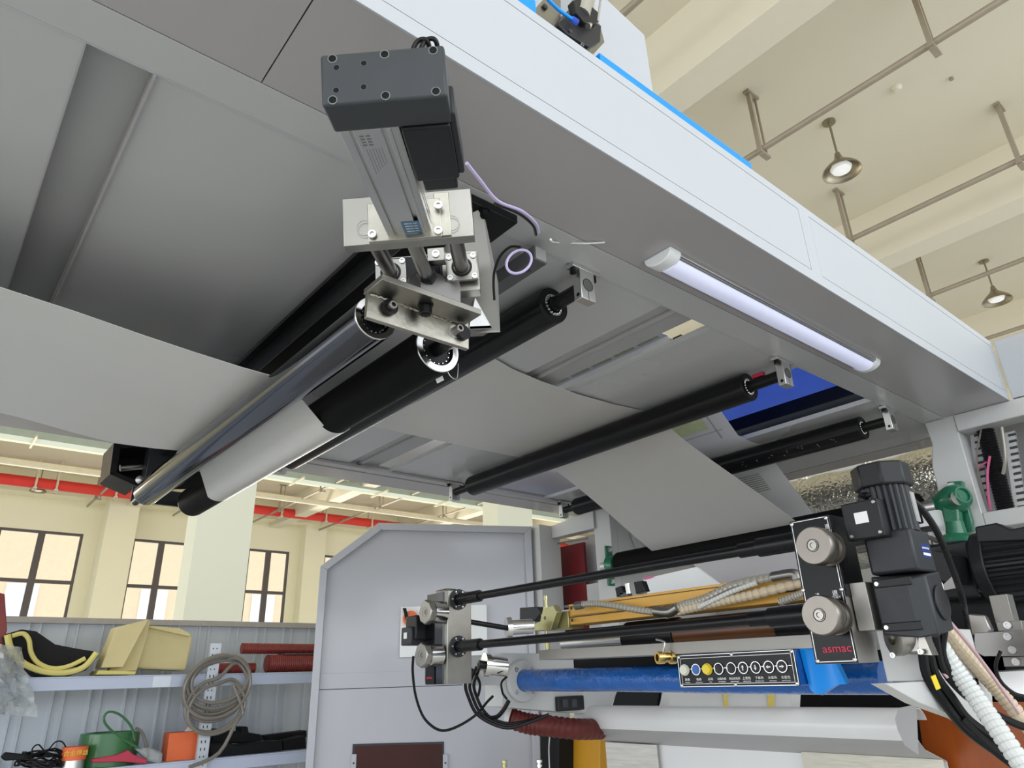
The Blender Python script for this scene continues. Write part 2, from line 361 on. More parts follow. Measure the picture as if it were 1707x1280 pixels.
for y in (SY0 - .02, SY1 - .02):
    x = 1.53
    b = MB(); b.box((x - .004, y, FLOOR), (x + .062, y + .004, .26 if y < 5 else .07)); b.box((x, y + .004, FLOOR), (x + .004, y + .04, .26 if y < 5 else .07)); b.build('post', 'shelfpost', r, label='zinc grey slotted post')
    b = MB()
    for k in range(24):
        z = .23 - k * .04
        for dx in (.014, .036): b.box((x + dx - .003, y - .0012, z - (.008 if k % 3 else .004)), (x + dx + .003, y, z + (.008 if k % 3 else .004)))
    if y < 5: b.build('slots', 'gap', r)
c = PY(270, 1136, SY0 - .004)
MB().box((c.x - .05, SY0 - .003, c.z - .03), (c.x + .05, SY0, c.z + .03)).build('label_plate', 'shelfpost', r, label='small printed rating sticker on the shelf edge')
TOP, LOW = .085, -.385
# upper shelf items
def foamroll():
    r = E('foam_pad', (.67, 4.95, TOP), 'curled charcoal felt pad with bright yellow foam edge on the upper shelf', 'foam pad')
    out = [(12, 1058), (18, 1082), (38, 1105), (72, 1119), (110, 1121), (140, 1111), (160, 1088)]
    A = [PY(a, b_, 4.84) for a, b_ in out]
    rows = [[p + V((0, dy, -.004)) for p in A] for dy in (0, .28)]
    MB().sheet(rows, .02).build('outer_layer', 'felt', r)
    MB().tube([p + V((0, -.012, 0)) for p in A], .016, n=8).build('foam_edge', 'foamy', r, label='bright yellow foam edge')
    MB().tube([PY(a, b_, 4.835) for a, b_ in ((20, 1060), (38, 1056), (48, 1066), (52, 1088), (64, 1105), (88, 1114), (115, 1110), (142, 1097))], .012, n=8).build('foam_edge', 'foamy', r, label='bright yellow inner foam edge')
    MB().prism([PY(a, b_, 4.90) for a, b_ in ((12, 1056), (36, 1049), (60, 1052), (92, 1074), (128, 1081), (160, 1086), (142, 1108), (104, 1117), (66, 1114), (32, 1100))], (0, .2, 0)).build('felt_flap', 'felt', r)
foamroll()
def slab(name, px, y, th, m, lab, cat, grp=None, bevel=.004, parent=None):
    P = [PY(a, b_, y) for a, b_ in px]
    return MB().prism(P, (0, th, 0)).build(name, m, parent, lab, cat, grp, bevel=bevel)
slab('foam_block', [(195, 1045), (248, 1032), (205, 1112), (168, 1113)], 4.86, .16, 'foam', 'folded pale yellow foam sheet standing on the upper shelf', 'foam', 'yellow foam pieces')
slab('foam_block', [(250, 1034), (246, 1060), (228, 1118), (180, 1120), (215, 1065)], 4.94, .1, 'foam', 'creased yellow foam sheet leaning left of the foam tray', 'foam', 'yellow foam pieces')
slab('foam_block', [(247, 1042), (317, 1058), (322, 1062), (310, 1118), (222, 1114)], 5.0, .14, 'foam', 'yellow foam tray with rounded rim on the upper shelf', 'foam', 'yellow foam pieces', bevel=.012)
slab('foam_block', [(248, 1046), (316, 1061), (318, 1056), (300, 1047), (252, 1043)], 4.97, .03, 'foam', 'thin rim strip on top of the yellow foam tray', 'foam', 'yellow foam pieces')
slab('foam_block', [(160, 1124.5), (225, 1124.5), (228, 1119), (165, 1117)], 4.83, .2, 'foamy', 'flat yellow foam scrap lying under the folded foam sheets', 'foam', 'yellow foam pieces')
def ribbed(name, a, b_, r, mt, lab, cat, grp=None, pitch=.014, depth=.07, parent=None, n=14, ends=True):
    a, b_ = V(a), V(b_); L = (b_ - a).length; k = max(4, int(L / pitch * 4)); prof = [(0, 0), (0, r)]
    for i in range(k + 1): prof.append((L * i / k, r * (1 - depth * (.5 + .5 * math.cos(i * math.pi / 2)))))
    prof.append((L, 0)); return MB().lathe(a, b_ - a, prof, n).build(name, mt, parent, lab, cat, grp)
p1 = PY(412, 1071, 4.95); p2 = PY(540, 1078, 4.95)
RB = TOP + .058
ribbed('red_hose', (1.95, 4.92, RB), (2.44, 4.92, RB), .056, 'redhose', 'thick red ribbed hose at the right end of the upper shelf', 'hose', 'red ribbed hoses')
ribbed('red_hose', (1.79, 4.97, TOP + .155), (2.44, 4.97, TOP + .15), .035, 'redhose', 'thin red ribbed hose lying across the top of the thicker red one', 'hose', 'red ribbed hoses')
ribbed('red_hose', (1.62, 5.0, TOP + .034), (1.9, 5.0, TOP + .034), .034, 'redhose', 'red ribbed hose end behind the slotted post and coiled grey hose', 'hose', 'red ribbed hoses')
MB().box((2.06, 4.9, TOP + .112), (2.44, 5.02, TOP + .122)).build('cardboard_strip', 'frame', label='dark flat strip between the two red ribbed hoses', cat='strip')
# coiled grey hose hung on the post
b = MB(); pts = []
cc = PY(362, 1150, 4.74)
for lp, (rx, rz, dz, dx) in enumerate(((.19, .165, .03, 0), (.185, .15, .05, .01), (.17, .13, .06, .015), (.195, .175, .02, 0), (.18, .14, .03, .02), (.19, .17, .0, 0), (.17, .15, -.08, .0), (.165, .14, -.10, .01))):
    for k in range(12):
        a = math.pi / 2 + 2 * math.pi * k / 12; pts.append(V((cc.x + dx + rx * math.cos(a), 4.755 - .009 * (lp % 4) - .006 * math.sin(a * 1.5), cc.z + dz + rz * math.sin(a) + .015 * math.cos(a))))
e = PY(435, 1165, 4.73); e2 = PY(395, 1200, 4.72); e3 = PY(365, 1255, 4.71); e4 = PY(315, 1279, 4.7)
pts += [e2 + V((.03, 0, .05)), e2, e3, e4]
b.tube(pts, .011, n=8, smooth=4); b.build('coiled_hose', 'greycoil', label='coil of thin grey hose hung on the slotted post', cat='hose')
# bubble wrap hanging at the left end
rows = []
for i in range(15):
    t = i / 14; row = []
    for j in range(15):
        s_ = j / 14; p = PY(-60 + (95 + 25 * t) * s_ + 0, 1065 + 120 * t + 14 * s_ * (1 - t) + (10 * s_ if i == 14 else 0), 4.72)
        p.y += .03 * math.sin(7 * s_ + 3 * t) + random.uniform(-.022, .022); p.x += random.uniform(-.01, .01); row.append(p)
    rows.append(row)
MB().sheet(rows, .003).build('bubble_wrap', 'bubble', label='crumpled clear bubble wrap hanging over the left end of the upper shelf', cat='bubble wrap', smooth=10)
slab('cardboard_roll', [(-12, 985), (8, 990), (12, 1050), (2, 1085), (-12, 1085)], 4.88, .1, 'redhose', 'brown and red rolled sheet at the left end of the upper shelf', 'roll')
# lower shelf items
c = PY(180, 1262, 4.95); gr = .155
r = E('strapping_roll', (c.x, 4.98, LOW), 'roll of green plastic strapping on the lower shelf', 'strapping')
MB().ring((c.x, 4.98, LOW), (c.x, 4.98, LOW + .17), gr, gr - .03, 40).build('roll', 'greenstrap', r, bevel=.003)
P = [PY(a, b_, 4.83) for a, b_ in ((236, 1250), (205, 1232), (183, 1215), (173, 1200), (178, 1188), (190, 1187), (205, 1195), (219, 1212), (225, 1235))]
MB().tube(P, .007, n=6).build('loose_end', 'greenstrap', r)
P = [PY(a, b_, 4.86) for a, b_ in ((226, 1213), (236, 1220), (243, 1238), (248, 1262))]
MB().tube(P, .009, n=6).build('loose_end', 'greycoil', r, label='greyish end of the strap')
c = PY(122, 1268, 4.86)
r = E('spray_can', (c.x, 4.86, LOW), 'orange-topped can with white print on the lower shelf', 'can')
MB().cyl((c.x, 4.86, LOW), (c.x, 4.86, LOW + .05), .055, n=28).build('can_body', 'alum', r)
MB().cyl((c.x, 4.86, LOW + .05), (c.x, 4.86, LOW + .115), .058, .064, n=28).build('lid', 'orange', r, label='orange lid')
text('合金焊丝', .03, (c.x - .005, 4.80 - .004, LOW + .085), XA, ZA, 'yel', r)
c = PY(305, 1250, 4.9)
MB().box((c.x - .10, 4.86, LOW), (c.x + .075, 4.98, LOW + .15)).build('orange_box', 'orange', label='bright orange box on the lower shelf left of the slotted post', cat='box', bevel=.003)
slab('printed_card', [(297, 1230), (316, 1210), (325, 1213), (318, 1233)], 4.93, .01, 'card', 'white printed card sticking up behind the orange box', 'card')
# dark cable bundle and pistol tools
c = PY(75, 1262, 4.9); pts = []
for k in range(46):
    a = k * 1.15; rr = .05 + .06 * random.random(); pts.append(V((c.x + .12 * math.cos(a) + random.uniform(-.03, .03), 4.9 + rr * math.sin(a), LOW + .02 + .09 * random.random())))
MB().tube(pts, .005, n=6, smooth=4).build('cable_bundle', 'cable', label='tangled heap of thin black cable on the lower shelf', cat='cable')
P = [PY(a, b_, 4.85) for a, b_ in ((54, 1262), (54, 1248), (64, 1241), (74, 1251), (82, 1248), (92, 1237), (103, 1236), (110, 1246), (112, 1256))]
MB().tube(P, .004, n=6).build('cable', 'cable', label='thin black cable looping above the tangled heap', cat='cable')
P = [PY(a, b_, 4.84) for a, b_ in ((2, 1262), (10, 1254), (50, 1258), (52, 1266), (8, 1268))]
MB().prism(P, (0, .05, 0)).build('hand_tool', 'blackmatte', label='flat black hand tool lying at the left end of the lower shelf', cat='tool', bevel=.004)
P = [PY(a, b_, 4.81) for a, b_ in ((152, 1266), (195, 1258), (214, 1250), (224, 1258), (246, 1266), (244, 1273), (205, 1270), (155, 1271))]
MB().prism(P, (0, .05, 0)).build('riveter', 'redtool', label='red handled riveting tool in front of the green strapping roll', cat='tool', bevel=.004)
P = [PY(a, b_, 4.82) for a, b_ in ((225, 1248), (250, 1245), (272, 1255), (270, 1275), (248, 1268))]
MB().prism(P, (0, .09, 0)).build('plastic_bag', 'bubble', label='crumpled grey plastic bag beside the orange box', cat='bag', bevel=.01)
def blackcase(px, y, th, lab):
    return MB().prism([PY(a, b_, y) for a, b_ in px], (0, th, 0)).build('tool_case', 'blackmatte', label=lab, cat='case', group='black cases on the lower shelf', bevel=.008)
blackcase([(355, 1218), (358, 1214), (403, 1220), (403, 1211), (414, 1211), (415, 1221), (436, 1224), (438, 1238), (352, 1240)], 5.0, .12, 'flat black tool case standing at the back of the lower shelf')
blackcase([(350, 1241), (380, 1237), (395, 1242), (440, 1236), (470, 1234), (472, 1258), (436, 1259), (432, 1262), (395, 1262), (390, 1265), (352, 1262)], 4.86, .12, 'moulded black tool case at the front of the lower shelf')
blackcase([(472, 1235), (510, 1226), (512, 1255), (474, 1257)], 4.9, .14, 'square black case end beside the white cabinet')
blackcase([(440, 1226), (512, 1217), (512, 1229), (470, 1234), (446, 1235)], 5.04, .1, 'long grey-black case lid leaning on the partition')
# ================================================================ WHITE CABINET PANEL (rotated a little from the machine axis)
cn = V((.457, .89, 0)).normalized(); cu_ = V((.89, -.457, 0)).normalized(); cc_ = cn.dot(V((3.3, 3.5, 0)))
def CB(px, py, off=0):
    rr = ray(px, py); p = rr * (cc_ / cn.dot(rr)); return p - cn * off
def CQ(a, z, off=0): return V((1.945, 4.196, 0)) + cu_ * a + ZA * z - cn * off   # a along the panel from its left edge
r = E('side_enclosure', (2.4, 4.0, FLOOR), 'white machine side cabinet with chamfered corner and amber window', 'cabinet')
AW = 1.36; zt = .955; ch = .345
MB().prism([CQ(0, FLOOR), CQ(0, .68), CQ(ch, zt), CQ(AW, .945), CQ(AW, FLOOR)], cn * .5).build('body', 'cabinet', r, bevel=.006)
fw = .045
b = MB()
out = [CQ(0, FLOOR, .03), CQ(0, .68, .03), CQ(ch, zt, .03), CQ(AW, .945, .03), CQ(AW, FLOOR, .03)]
inn = [CQ(fw, FLOOR, .03), CQ(fw, .66, .03), CQ(ch + .02, zt - fw, .03), CQ(AW - fw, .945 - fw, .03), CQ(AW - fw, FLOOR, .03)]
for i in range(4): b.prism([out[i], out[i + 1], inn[i + 1], inn[i]], cn * .03)
b.build('border_frame', 'cabinet', r, bevel=.003)
sp1, sp2 = CB(600, 1121, .001).z, CB(620, 1146, .001).z
MB().prism([CQ(fw, sp1, .004), CQ(AW - fw, sp1, .004), CQ(AW - fw, sp2, .004), CQ(fw, sp2, .004)], cn * .006).build('seam_strip', 'cabinet', r, bevel=.001)
MB().prism([CQ(fw, sp2 - .004, .001), CQ(AW - fw, sp2 - .004, .001), CQ(AW - fw, sp2, .001), CQ(fw, sp2, .001)], cn * .002).build('seam', 'gap', r)
# amber observation window
w0 = CB(588, 1240, .004); w1 = CB(740, 1236, .004)
b = MB(); b.prism([w0, w1, w1 - ZA * .5, w0 - ZA * .5], cn * .01); b.build('window_recess', 'gap', r)
k = .012
MB().prism([w0 + cu_ * k - ZA * k - cn * .002, w1 - cu_ * k - ZA * k - cn * .002, w1 - cu_ * k - ZA * .48 - cn * .002, w0 + cu_ * k - ZA * .48 - cn * .002], cn * .003).build('amber_pane', 'amberd', r, label='dark amber window pane')
for px, nm in ((586, 0), (738, 1)):
    p = CB(px, 1257, .006); MB().obb(p, cu_ * .028, -ZA * .25, -cn * .008).build('window_bracket', 'cabinet', r, bevel=.001)
    MB().screw(p + cu_ * .014 - ZA * .045 - cn * .008, -cn, .005, .003).build('screw', 'gap', r)
# switch box with main switch
sb0 = CB(668, 1012, .004); sb1 = CB(810, 1008, .004); 
MB().prism([sb0, sb1, V((sb1.x, sb1.y, CB(668, 1096).z)), V((sb0.x, sb0.y, CB(668, 1096).z))], -cn * .03).build('switch_plate', 'plasticw', r, bevel=.003, label='bright white switch plate')
p = CB(683, 1032, .035); MB().cyl(p, p - cn * .03, .045, n=28).build('main_switch', 'orange', r, label='round orange main switch'); MB().obb(p - cn * .03 - ZA * .01 - cu_ * .03, cu_ * .02, ZA * .07 - cu_ * .02, -cn * .012).build('switch_lever', 'blackmatte', r)
# ================================================================ OVERHEAD GANTRY
GY0, GY1, GZ, GT, GX1 = .745, 1.0, 1.0, 1.268, 3.335
G = E('overhead_gantry', (1.6, 2.0, GZ), 'long white and grey overhead gantry carrying the rollers', 'gantry')
MB().box((-2.2, GY0 + .004, GZ), (.280, GY1 - .0015, GT)).build('side_beam', 'under', G)
MB().box((.2825, GY0 + .004, GZ), (GX1, GY1 - .0015, GT)).build('side_beam', 'under', G)
MB().box((-2.2, GY0, GZ - .001), (GX1, GY0 + .004, GZ + .034)).build('fascia_border', 'fascia', G)
MB().box((-2.2, GY0, 1.243), (GX1, GY0 + .004, GT + .001)).build('fascia_border', 'fascia', G)
MB().box((1.753, GY0, GZ + .034), (1.812, GY0 + .004, 1.243)).build('fascia_border', 'fascia', G)
MB().box((3.30, GY0, GZ + .034), (GX1, GY0 + .004, 1.243)).build('fascia_border', 'fascia', G)
for x0, x1 in ((-2.2, 1.7515), (1.8135, 3.2985)):
    MB().box((x0, GY0 + .0004, GZ + .0362), (x1, GY0 + .004, 1.2415)).build('fascia_panel', 'fascia', G)
MB().box((-2.2, GY0 + .0038, GZ + .03), (GX1, GY0 + .0042, 1.25)).build('fascia_gap', 'gap', G)
# inner lip
MB().box((-2.2, GY1 + .0015, GZ), (3.62, 1.092, GZ + .06)).build('inner_lip', 'under2', G, bevel=.001)
MB().box((-2.2, 1.092, GZ), (2.9, 1.0955, GZ + .02)).build('lip_edge', 'fascia', G)
FY = 3.10
def soffit(x0, x1, z, nm='soffit_panel', m='under2', y1=FY):
    return MB().box((x0, 1.0958, z), (x1, y1, z + .02)).build(nm, m, G, bevel=.001)
soffit(-2.2, .022, GZ + .002)
soffit(.022, .126, GZ + .036, 'cross_channel', 'channel')
MB().box((.126, 1.0958, GZ - .006), (.131, FY, GZ + .036)).build('channel_flange', 'under', G)
MB().box((.019, 1.0958, GZ - .003), (.022, FY, GZ + .036)).build('channel_flange', 'under', G)
soffit(.131, 1.525, GZ + .004)
soffit(1.525, 1.70, GZ + .022, 'cross_channel', 'channel')
MB().cyl((1.60, 1.1, GZ + .02), (1.60, FY, GZ + .02), .012, n=12).build('channel_rib', 'under', G)
soffit(1.768, 2.285, GZ + .003)
MB().box((1.765, 1.0958, GZ - .001), (1.768, FY, GZ + .012)).build('panel_flange', 'fascia', G)
soffit(2.86, 3.75, GZ + .003)
# far beam of the gantry
MB().box((-2.2, 3.17, GZ), (3.4, 3.345, GT)).build('side_beam', 'under', G, bevel=.003)
MB().box((-2.2, 3.10, GZ + .03), (3.4, 3.168, GZ + .09)).build('inner_lip', 'channel', G)
MB().box((-2.2, 3.06, GZ - .012), (3.4, 3.115, GZ + .002)).build('inner_flange', 'under', G, bevel=.002)
MB().box((2.285, 3.345 - .18, GT), (2.86, 3.345 - .17, GT + .5)).build('upstand', 'fascia', G)
# things lying or standing on the gantry
MB().box((.925, GY0 + .002, GT + .001), (1.527, GY0 + .04, GT + .026)).build('blue_film_strip', 'bluefilm', label='long bright blue wrapped bar lying along the top edge of the fascia', cat='bar')
MB().box((.50, GY0 + .004, GT + .001), (.735, GY0 + .06, GT + .045)).build('blue_film_wrap', 'bluefilm', label='bright blue wrapped piece on the gantry top left of the valve unit', cat='bar')
P = [PY(a, b_, .86) for a, b_ in ((985, -60), (1068, 50), (1075, 62), (1088, 190))]
P = [V((.86, .86, GT)), V((.86, .86, 1.62)), P[0] + V((0, 0, .1)), P[2], V((P[3].x, .86, GT))]
MB().prism([V((.80, .86, GT)), V((.80, .86, 1.75)), V((1.0, .86, 1.75)), PY(1075, 58, .86), PY(1089, 150, .86) , V((PY(1090, 180, .86).x, .86, GT))], (0, .35, 0)).build('upper_housing', 'fascia', label='white housing with sloping corner standing on top of the gantry', cat='housing', bevel=.004)
# pneumatic valve unit at the top
yv = .80
r = E('air_cylinder', (.9, yv, GT), 'black and silver air cylinder with blue hose on the gantry top', 'air cylinder')
def vp(px, py, y=yv): return PY(px, py, y)
MB().prism([vp(915, 45), vp(955, 10), vp(1000, 40), vp(1008, 70), vp(985, 95), vp(950, 80)], (0, .05, 0)).build('mount_plate', 'steel', r, bevel=.001)
MB().prism([vp(920, 50, .79), vp(945, 25, .79), vp(993, 52, .79), vp(991, 78, .79), vp(972, 88, .79), vp(935, 66, .79)], (0, -.02, 0)).build('end_block', 'mgrey', r, bevel=.003)
p = vp(965, 30, .775); q = vp(985, -60, .775); MB().cyl(p, q, .026, n=24).build('barrel', 'alum', r)
for px in (985, 996): MB().cyl(vp(px, 36, .765), vp(px + 14, -60, .765), .003, n=8).build('tie_rod', 'alum', r)
MB().prism([vp(945, 10, .775), vp(960, 5, .775), vp(988, 30, .775), vp(985, 50, .775), vp(965, 48, .775), vp(950, 30, .775)], (0, -.02, 0)).build('head_cover', 'mblack', r, bevel=.003)
MB().tube([vp(900, -15, .76), vp(930, 15, .76), vp(957, 34, .755)], .0042, n=10).build('blue_hose', 'bluefilm', r, label='translucent blue air hose')
MB().cyl(vp(954, 32, .755), vp(962, 37, .755), .007, n=14).build('hose_fitting', 'bluedeep', r)
p = vp(980, 44, .752); MB().lathe(p, vp(996, 34, .752) - p, [(0, .0), (0, .007), (.004, .008), (.008, .005), (.016, .005), (.018, .0035), (.022, .0)], 12).build('needle_valve', 'steelb', r)
MB().prism([vp(885, 25, .79), vp(905, 0, .79), vp(935, -20, .79), vp(935, 30, .79), vp(920, 50, .79)], (0, .02, 0)).build('bracket', 'steel', r, bevel=.001)
p = vp(908, 12, .788); MB().lathe(p, -YA, [(0, .007), (.003, .007), (.003, 0)], 16).build('bolt', 'mgrey', r)
p = vp(970, 75, .768); MB().screw(p, -YA, .005, .003).build('screw', 'steel', r)
p = vp(950, 52, .768); MB().screw(p, -YA, .004, .003).build('screw', 'steel', r)
# cable ties on the gantry top edge
for px in (1083, 1358, 1487):
    p = PZ(px, {1083: 157, 1358: 358, 1487: 452}[px], GT)
    MB().tube([(p.x, GY0 + .03, GT - .002), (p.x, GY0 + .028, GT + .012), (p.x + .008, GY0 + .03, GT + .016), (p.x + .016, GY0 + .03, GT - .002)], .0022, n=6).build('clip', 'frame', label={1083: 'tiny dark clip on the fascia top edge beside the blue bar', 1358: 'cluster of small clips on the fascia top edge above the panel joint', 1487: 'tiny clip on the fascia top edge near its right end'}[px], cat='clip', group='small clips on the fascia edge')
# ================================================================ LED BATTEN
r = E('led_batten', (1.87, .925, GZ), 'slim LED batten light fixed under the gantry side beam', 'light')
def ledprof(h, w, y, n=10): return [V((0, y + w * math.cos(a), GZ - h * math.sin(a))) for a in [math.pi * k / n for k in range(n + 1)]]
X0, X1, YL = 1.29, 2.46, .925
def dprism(x0, x1, w, h, z0=0):
    pr = [V((x0, YL + w * math.cos(a), GZ - z0 - h * max(0, math.sin(a)) ** .8)) for a in [math.pi * k / 14 for k in range(15)]]
    return MB().prism(pr, (x1 - x0, 0, 0))
MB().box((X0 + .03, YL - .042, GZ - .012), (X1 - .03, YL + .042, GZ)).build('housing', 'alum', r, bevel=.001)
dprism(X0 + .04, X1 - .03, .030, .024, .010).build('diffuser', 'led', r, label='pale lilac diffuser')
for a, b_ in ((X0, X0 + .045), (X1 - .035, X1)): dprism(a, b_, .044, .032).build('end_cap', 'plasticw', r, bevel=.003)
for s in (-1, 1):
    b = MB()
    for k in range(4): b.box((X0 + .04, YL + s * (.031 + .003 * k) - .0008, GZ - .016 + .002 * k), (X1 - .03, YL + s * (.031 + .003 * k) + .0008, GZ - .008))
    b.build('reflector_rib', 'alum', r)
# ================================================================ ROLLERS
def bracket(r, x, y, z, side=-1):   # aluminium shaft clamp hanging from the gantry (z = shaft height)
    w = .026; b = MB()
    yy0, yy1 = y - .014, y + .014
    b.box((x - .05, yy0, GZ - .012), (x + .05, yy1, GZ)); b.box((x - w, yy0, z - .045), (x + w, yy1, GZ - .012)); r = b.build('shaft_clamp', 'alum', r, bevel=.0015)
    MB().ring((x, yy0 - .0006, z), (x, yy0 + .002, z), .0185, .0165, 28).build('clamp_bore', 'mgrey', r)
    MB().cyl((x, yy0 - .0004, z), (x, yy0 + .002, z), .0162, n=28).build('shaft_end', 'steel', r)
    MB().box((x - .0008, yy0 - .0004, z - .045), (x + .0008, yy0 + .002, z - .018)).build('clamp_slit', 'gap', r)
    for s in (-1, 1): MB().cyl((x + s * .038, y, GZ - .012), (x + s * .038, y, GZ - .026), .0085, n=12).build('clamp_screw', 'black', r)
    MB().cyl((x - w - .0006, y - .001, z - .031), (x - w + .002, y - .001, z - .031), .0055, n=14).build('side_screw', 'black', r)
def bearing_face(r, x, y, z, R, d=-1, capm='black'):
    r = MB().ring((x, y, z), (x, y + d * .004, z), R * .97, R * .62, 48).build('end_ring', capm, r, bevel=.001)
    MB().ring((x, y + .012, z), (x, y - d * .0 + d * .002, z), R * .62, R * .50, 40).build('bearing_race', 'mirror', r)
    MB().cyl((x, y + .008, z), (x, y + .010, z), R * .5, n=36).build('bearing_shield', 'mblack', r)
    b = MB()
    for k in range(16):
        a = 2 * math.pi * k / 16; c = V((x + R * .5 * math.cos(a), y + d * .002, z + R * .5 * math.sin(a)))
        b.lathe(c - YA * .004, YA, [(0, 0), (.001, .0025), (.004, .004), (.007, .0025), (.008, 0)], 8)
    b.build('bearing_balls', 'mirror', r)
def hung_roller(x, z, y0, y1, yb0, yb1, R, lab, mt='black', rs=.020):
    r = E('idler_roller', (x, (y0 + y1) / 2, z - R), lab, 'roller', 'black idler rollers under the gantry')
    MB().ring((x, y0, z), (x, y1, z), R, R * .62, 64).build('roller_tube', mt, r, bevel=.0015)
    MB().cyl((x, yb0 - .012, z), (x, yb1 + .012, z), rs, n=28).build('shaft', 'black', r)
    bearing_face(r, x, y0, z, R); bearing_face(r, x, y1, z, R, 1)
    bracket(r, x, yb0, z); bracket(r, x, yb1, z)
    return r
hung_roller(1.19, .945, 1.215, 2.95, 1.095, 3.07, .052, 'black idler roller right behind the hanging roller pair')
hung_roller(2.17, .945, 1.235, 2.90, 1.095, 3.07, .052, 'long black idler roller across the middle of the gantry')
R4 = hung_roller(2.99, .945, 1.21, 2.95, 1.095, 3.07, .050, 'black idler roller at the right, with pale specks on its surface')
b = MB()
for k in range(7):
    for j in range(3):
        a = math.radians(210 + random.uniform(-8, 22)); y = 1.33 + k * .075 + random.uniform(-.012, .012); b.lathe((2.99 + .05 * math.cos(a), y, .945 + .05 * math.sin(a)), (math.cos(a), 0, math.sin(a)), [(0, 0), (0, .0022), (.0006, .0015), (.0006, 0)], 6)
b.build('specks', 'steelb', R4)
# red clip on the middle roller shaft
MB().obb((2.155, 1.165, .965), (.0, .045, .0), (.02, 0, 0), (0, .0, .014)).build('red_tag', 'redtool', label='small red tag on the shaft of the middle roller', cat='tag', bevel=.002)

# ---- hanging roller pair
CH = V((.62, 0, .70)); RU = V((.803, 0, .698))
for nm, c, R, mt, lab, y0, y1 in (('steering_roller', CH, .048, 'chrome', 'polished chrome roller of the hanging pair, front one', 1.165, 2.91), ('steering_roller', RU, .058, 'rubber', 'thick matte black rubber roller of the hanging pair, behind the chrome one', 1.205, 2.96)):
    r = E(nm, (c.x, 2.0, c.z - R), lab, 'roller')
    MB().ring((c.x, y0, c.z), (c.x, y1, c.z), R, R * .7, 72).build('roller_tube', mt, r, bevel=.001)
    MB().ring((c.x, y0 - .004, c.z), (c.x, y0 + .0, c.z), R * .99, R * .72, 48).build('end_ring', 'mirror', r, bevel=.001)
    MB().ring((c.x, y1, c.z), (c.x, y1 + .004, c.z), R * .99, R * .72, 48).build('end_ring', 'mirror', r)
    MB().cyl((c.x, y0 + .006, c.z), (c.x, y0 + .01, c.z), R * .73, n=40).build('bearing_shield', 'mblack', r)
    MB().cyl((c.x, y1 - .01, c.z), (c.x, y1 - .006, c.z), R * .73, n=40).build('bearing_shield', 'mblack', r)
    b = MB()
    for k in range(18):
        a = 2 * math.pi * k / 18; b.lathe((c.x + R * .60 * math.cos(a), y0 + .001, c.z + R * .6 * math.sin(a)), YA, [(0, 0), (.001, .002), (.004, .003), (.006, 0)], 8)
    b.build('bearing_balls', 'mirror', r)
    MB().cyl((c.x, 1.10, c.z), (c.x, 3.08, c.z), .017, n=24).build('shaft', 'black', r)
# front steering bracket (angle iron)
YB = 1.10
r = E('roller_bracket', (.71, YB, .66), 'shiny welded angle bracket holding both hanging rollers', 'bracket')
YB = 1.12
MB().box((.574, YB - .008, .667), (.824, YB + .004, .732)).build('front_plate', 'steelb', r, bevel=.001)
MB().box((.570, YB - .070, .721), (.812, YB + .004, .734)).build('top_flange', 'steel', r, bevel=.001)
b = MB(); pts = [V((.578 + k * .0046, YB - .009 + random.uniform(-.001, .001), .7195 + random.uniform(-.0012, .0012))) for k in range(51)]
b.tube(pts, .003, n=6, smooth=2); b.build('weld_seam', 'steelb', r)
for c in (CH, V((.785, 0, .698))):
    MB().lathe((c.x, YB - .008, c.z), -YA, [(0, .015), (.002, .015), (.002, 0)], 24).build('washer', 'alum', r)
    MB().lathe((c.x, YB - .010, c.z), -YA, [(0, .0095), (.020, .0095), (.0215, .008), (.0215, .005), (.012, .0045), (.012, 0)], 20).build('cap_screw', 'steeld', r)
MB().lathe((.692, YB - .036, .721), -ZA, [(0, .017), (.003, .017), (.003, .0125), (.010, .0125), (.010, .014), (.022, .014), (.022, .009), (.018, .006), (.018, 0)], 8).build('flange_bolt', 'black', r)
# ---- linear actuator, in its own tilted frame
A_ = (MR @ V((.0154, .199, 1))).normalized(); U_ = (MR @ V((1, -.085, .0015)).normalized()); U_ = (U_ - A_ * U_.dot(A_)).normalized(); W_ = A_.cross(U_)
if W_.z < 0: W_ = -W_
FR = (U_, W_, A_)
r = E('linear_actuator', PD(640, 400, 1.0), 'electric linear actuator with folded dark motor, hung at the front of the rollers', 'actuator')
P0 = PD(536, 177, .819)                     # lower left front corner of the gear cap
cw, chh, ct = .148, .068, .058
MB().obb(P0, U_ * cw, W_ * chh, A_ * ct).build('gear_cap', 'capgrey', r, bevel=.0035)
def on_cap(fu, fw_): return P0 + U_ * cw * fu + W_ * chh * fw_
for fu, fw_ in ((.10, .90), (.52, .90), (.91, .90), (.09, .10), (.51, .10), (.91, .10)):
    MB().ring(on_cap(fu, fw_) - A_ * .0004, on_cap(fu, fw_) + A_ * .001, .0056, .0046, 20).build('screw_recess', 'beamgreen', r)
    MB().screw(on_cap(fu, fw_) - A_ * .0002, -A_, .0046, .0006).build('screw', 'panelblack', r)
for fu, fw_ in ((.13, .72), (.35, .76), (.12, .28), (.34, .30)):
    p = on_cap(fu, fw_); MB().ring(p - A_ * .0003, p + A_ * .001, .0042, .0035, 16).build('hole_rim', 'dgrey', r); MB().cyl(p - A_ * .0003, p + A_ * .001, .0035, n=16).build('dowel_hole', 'panelblack', r)
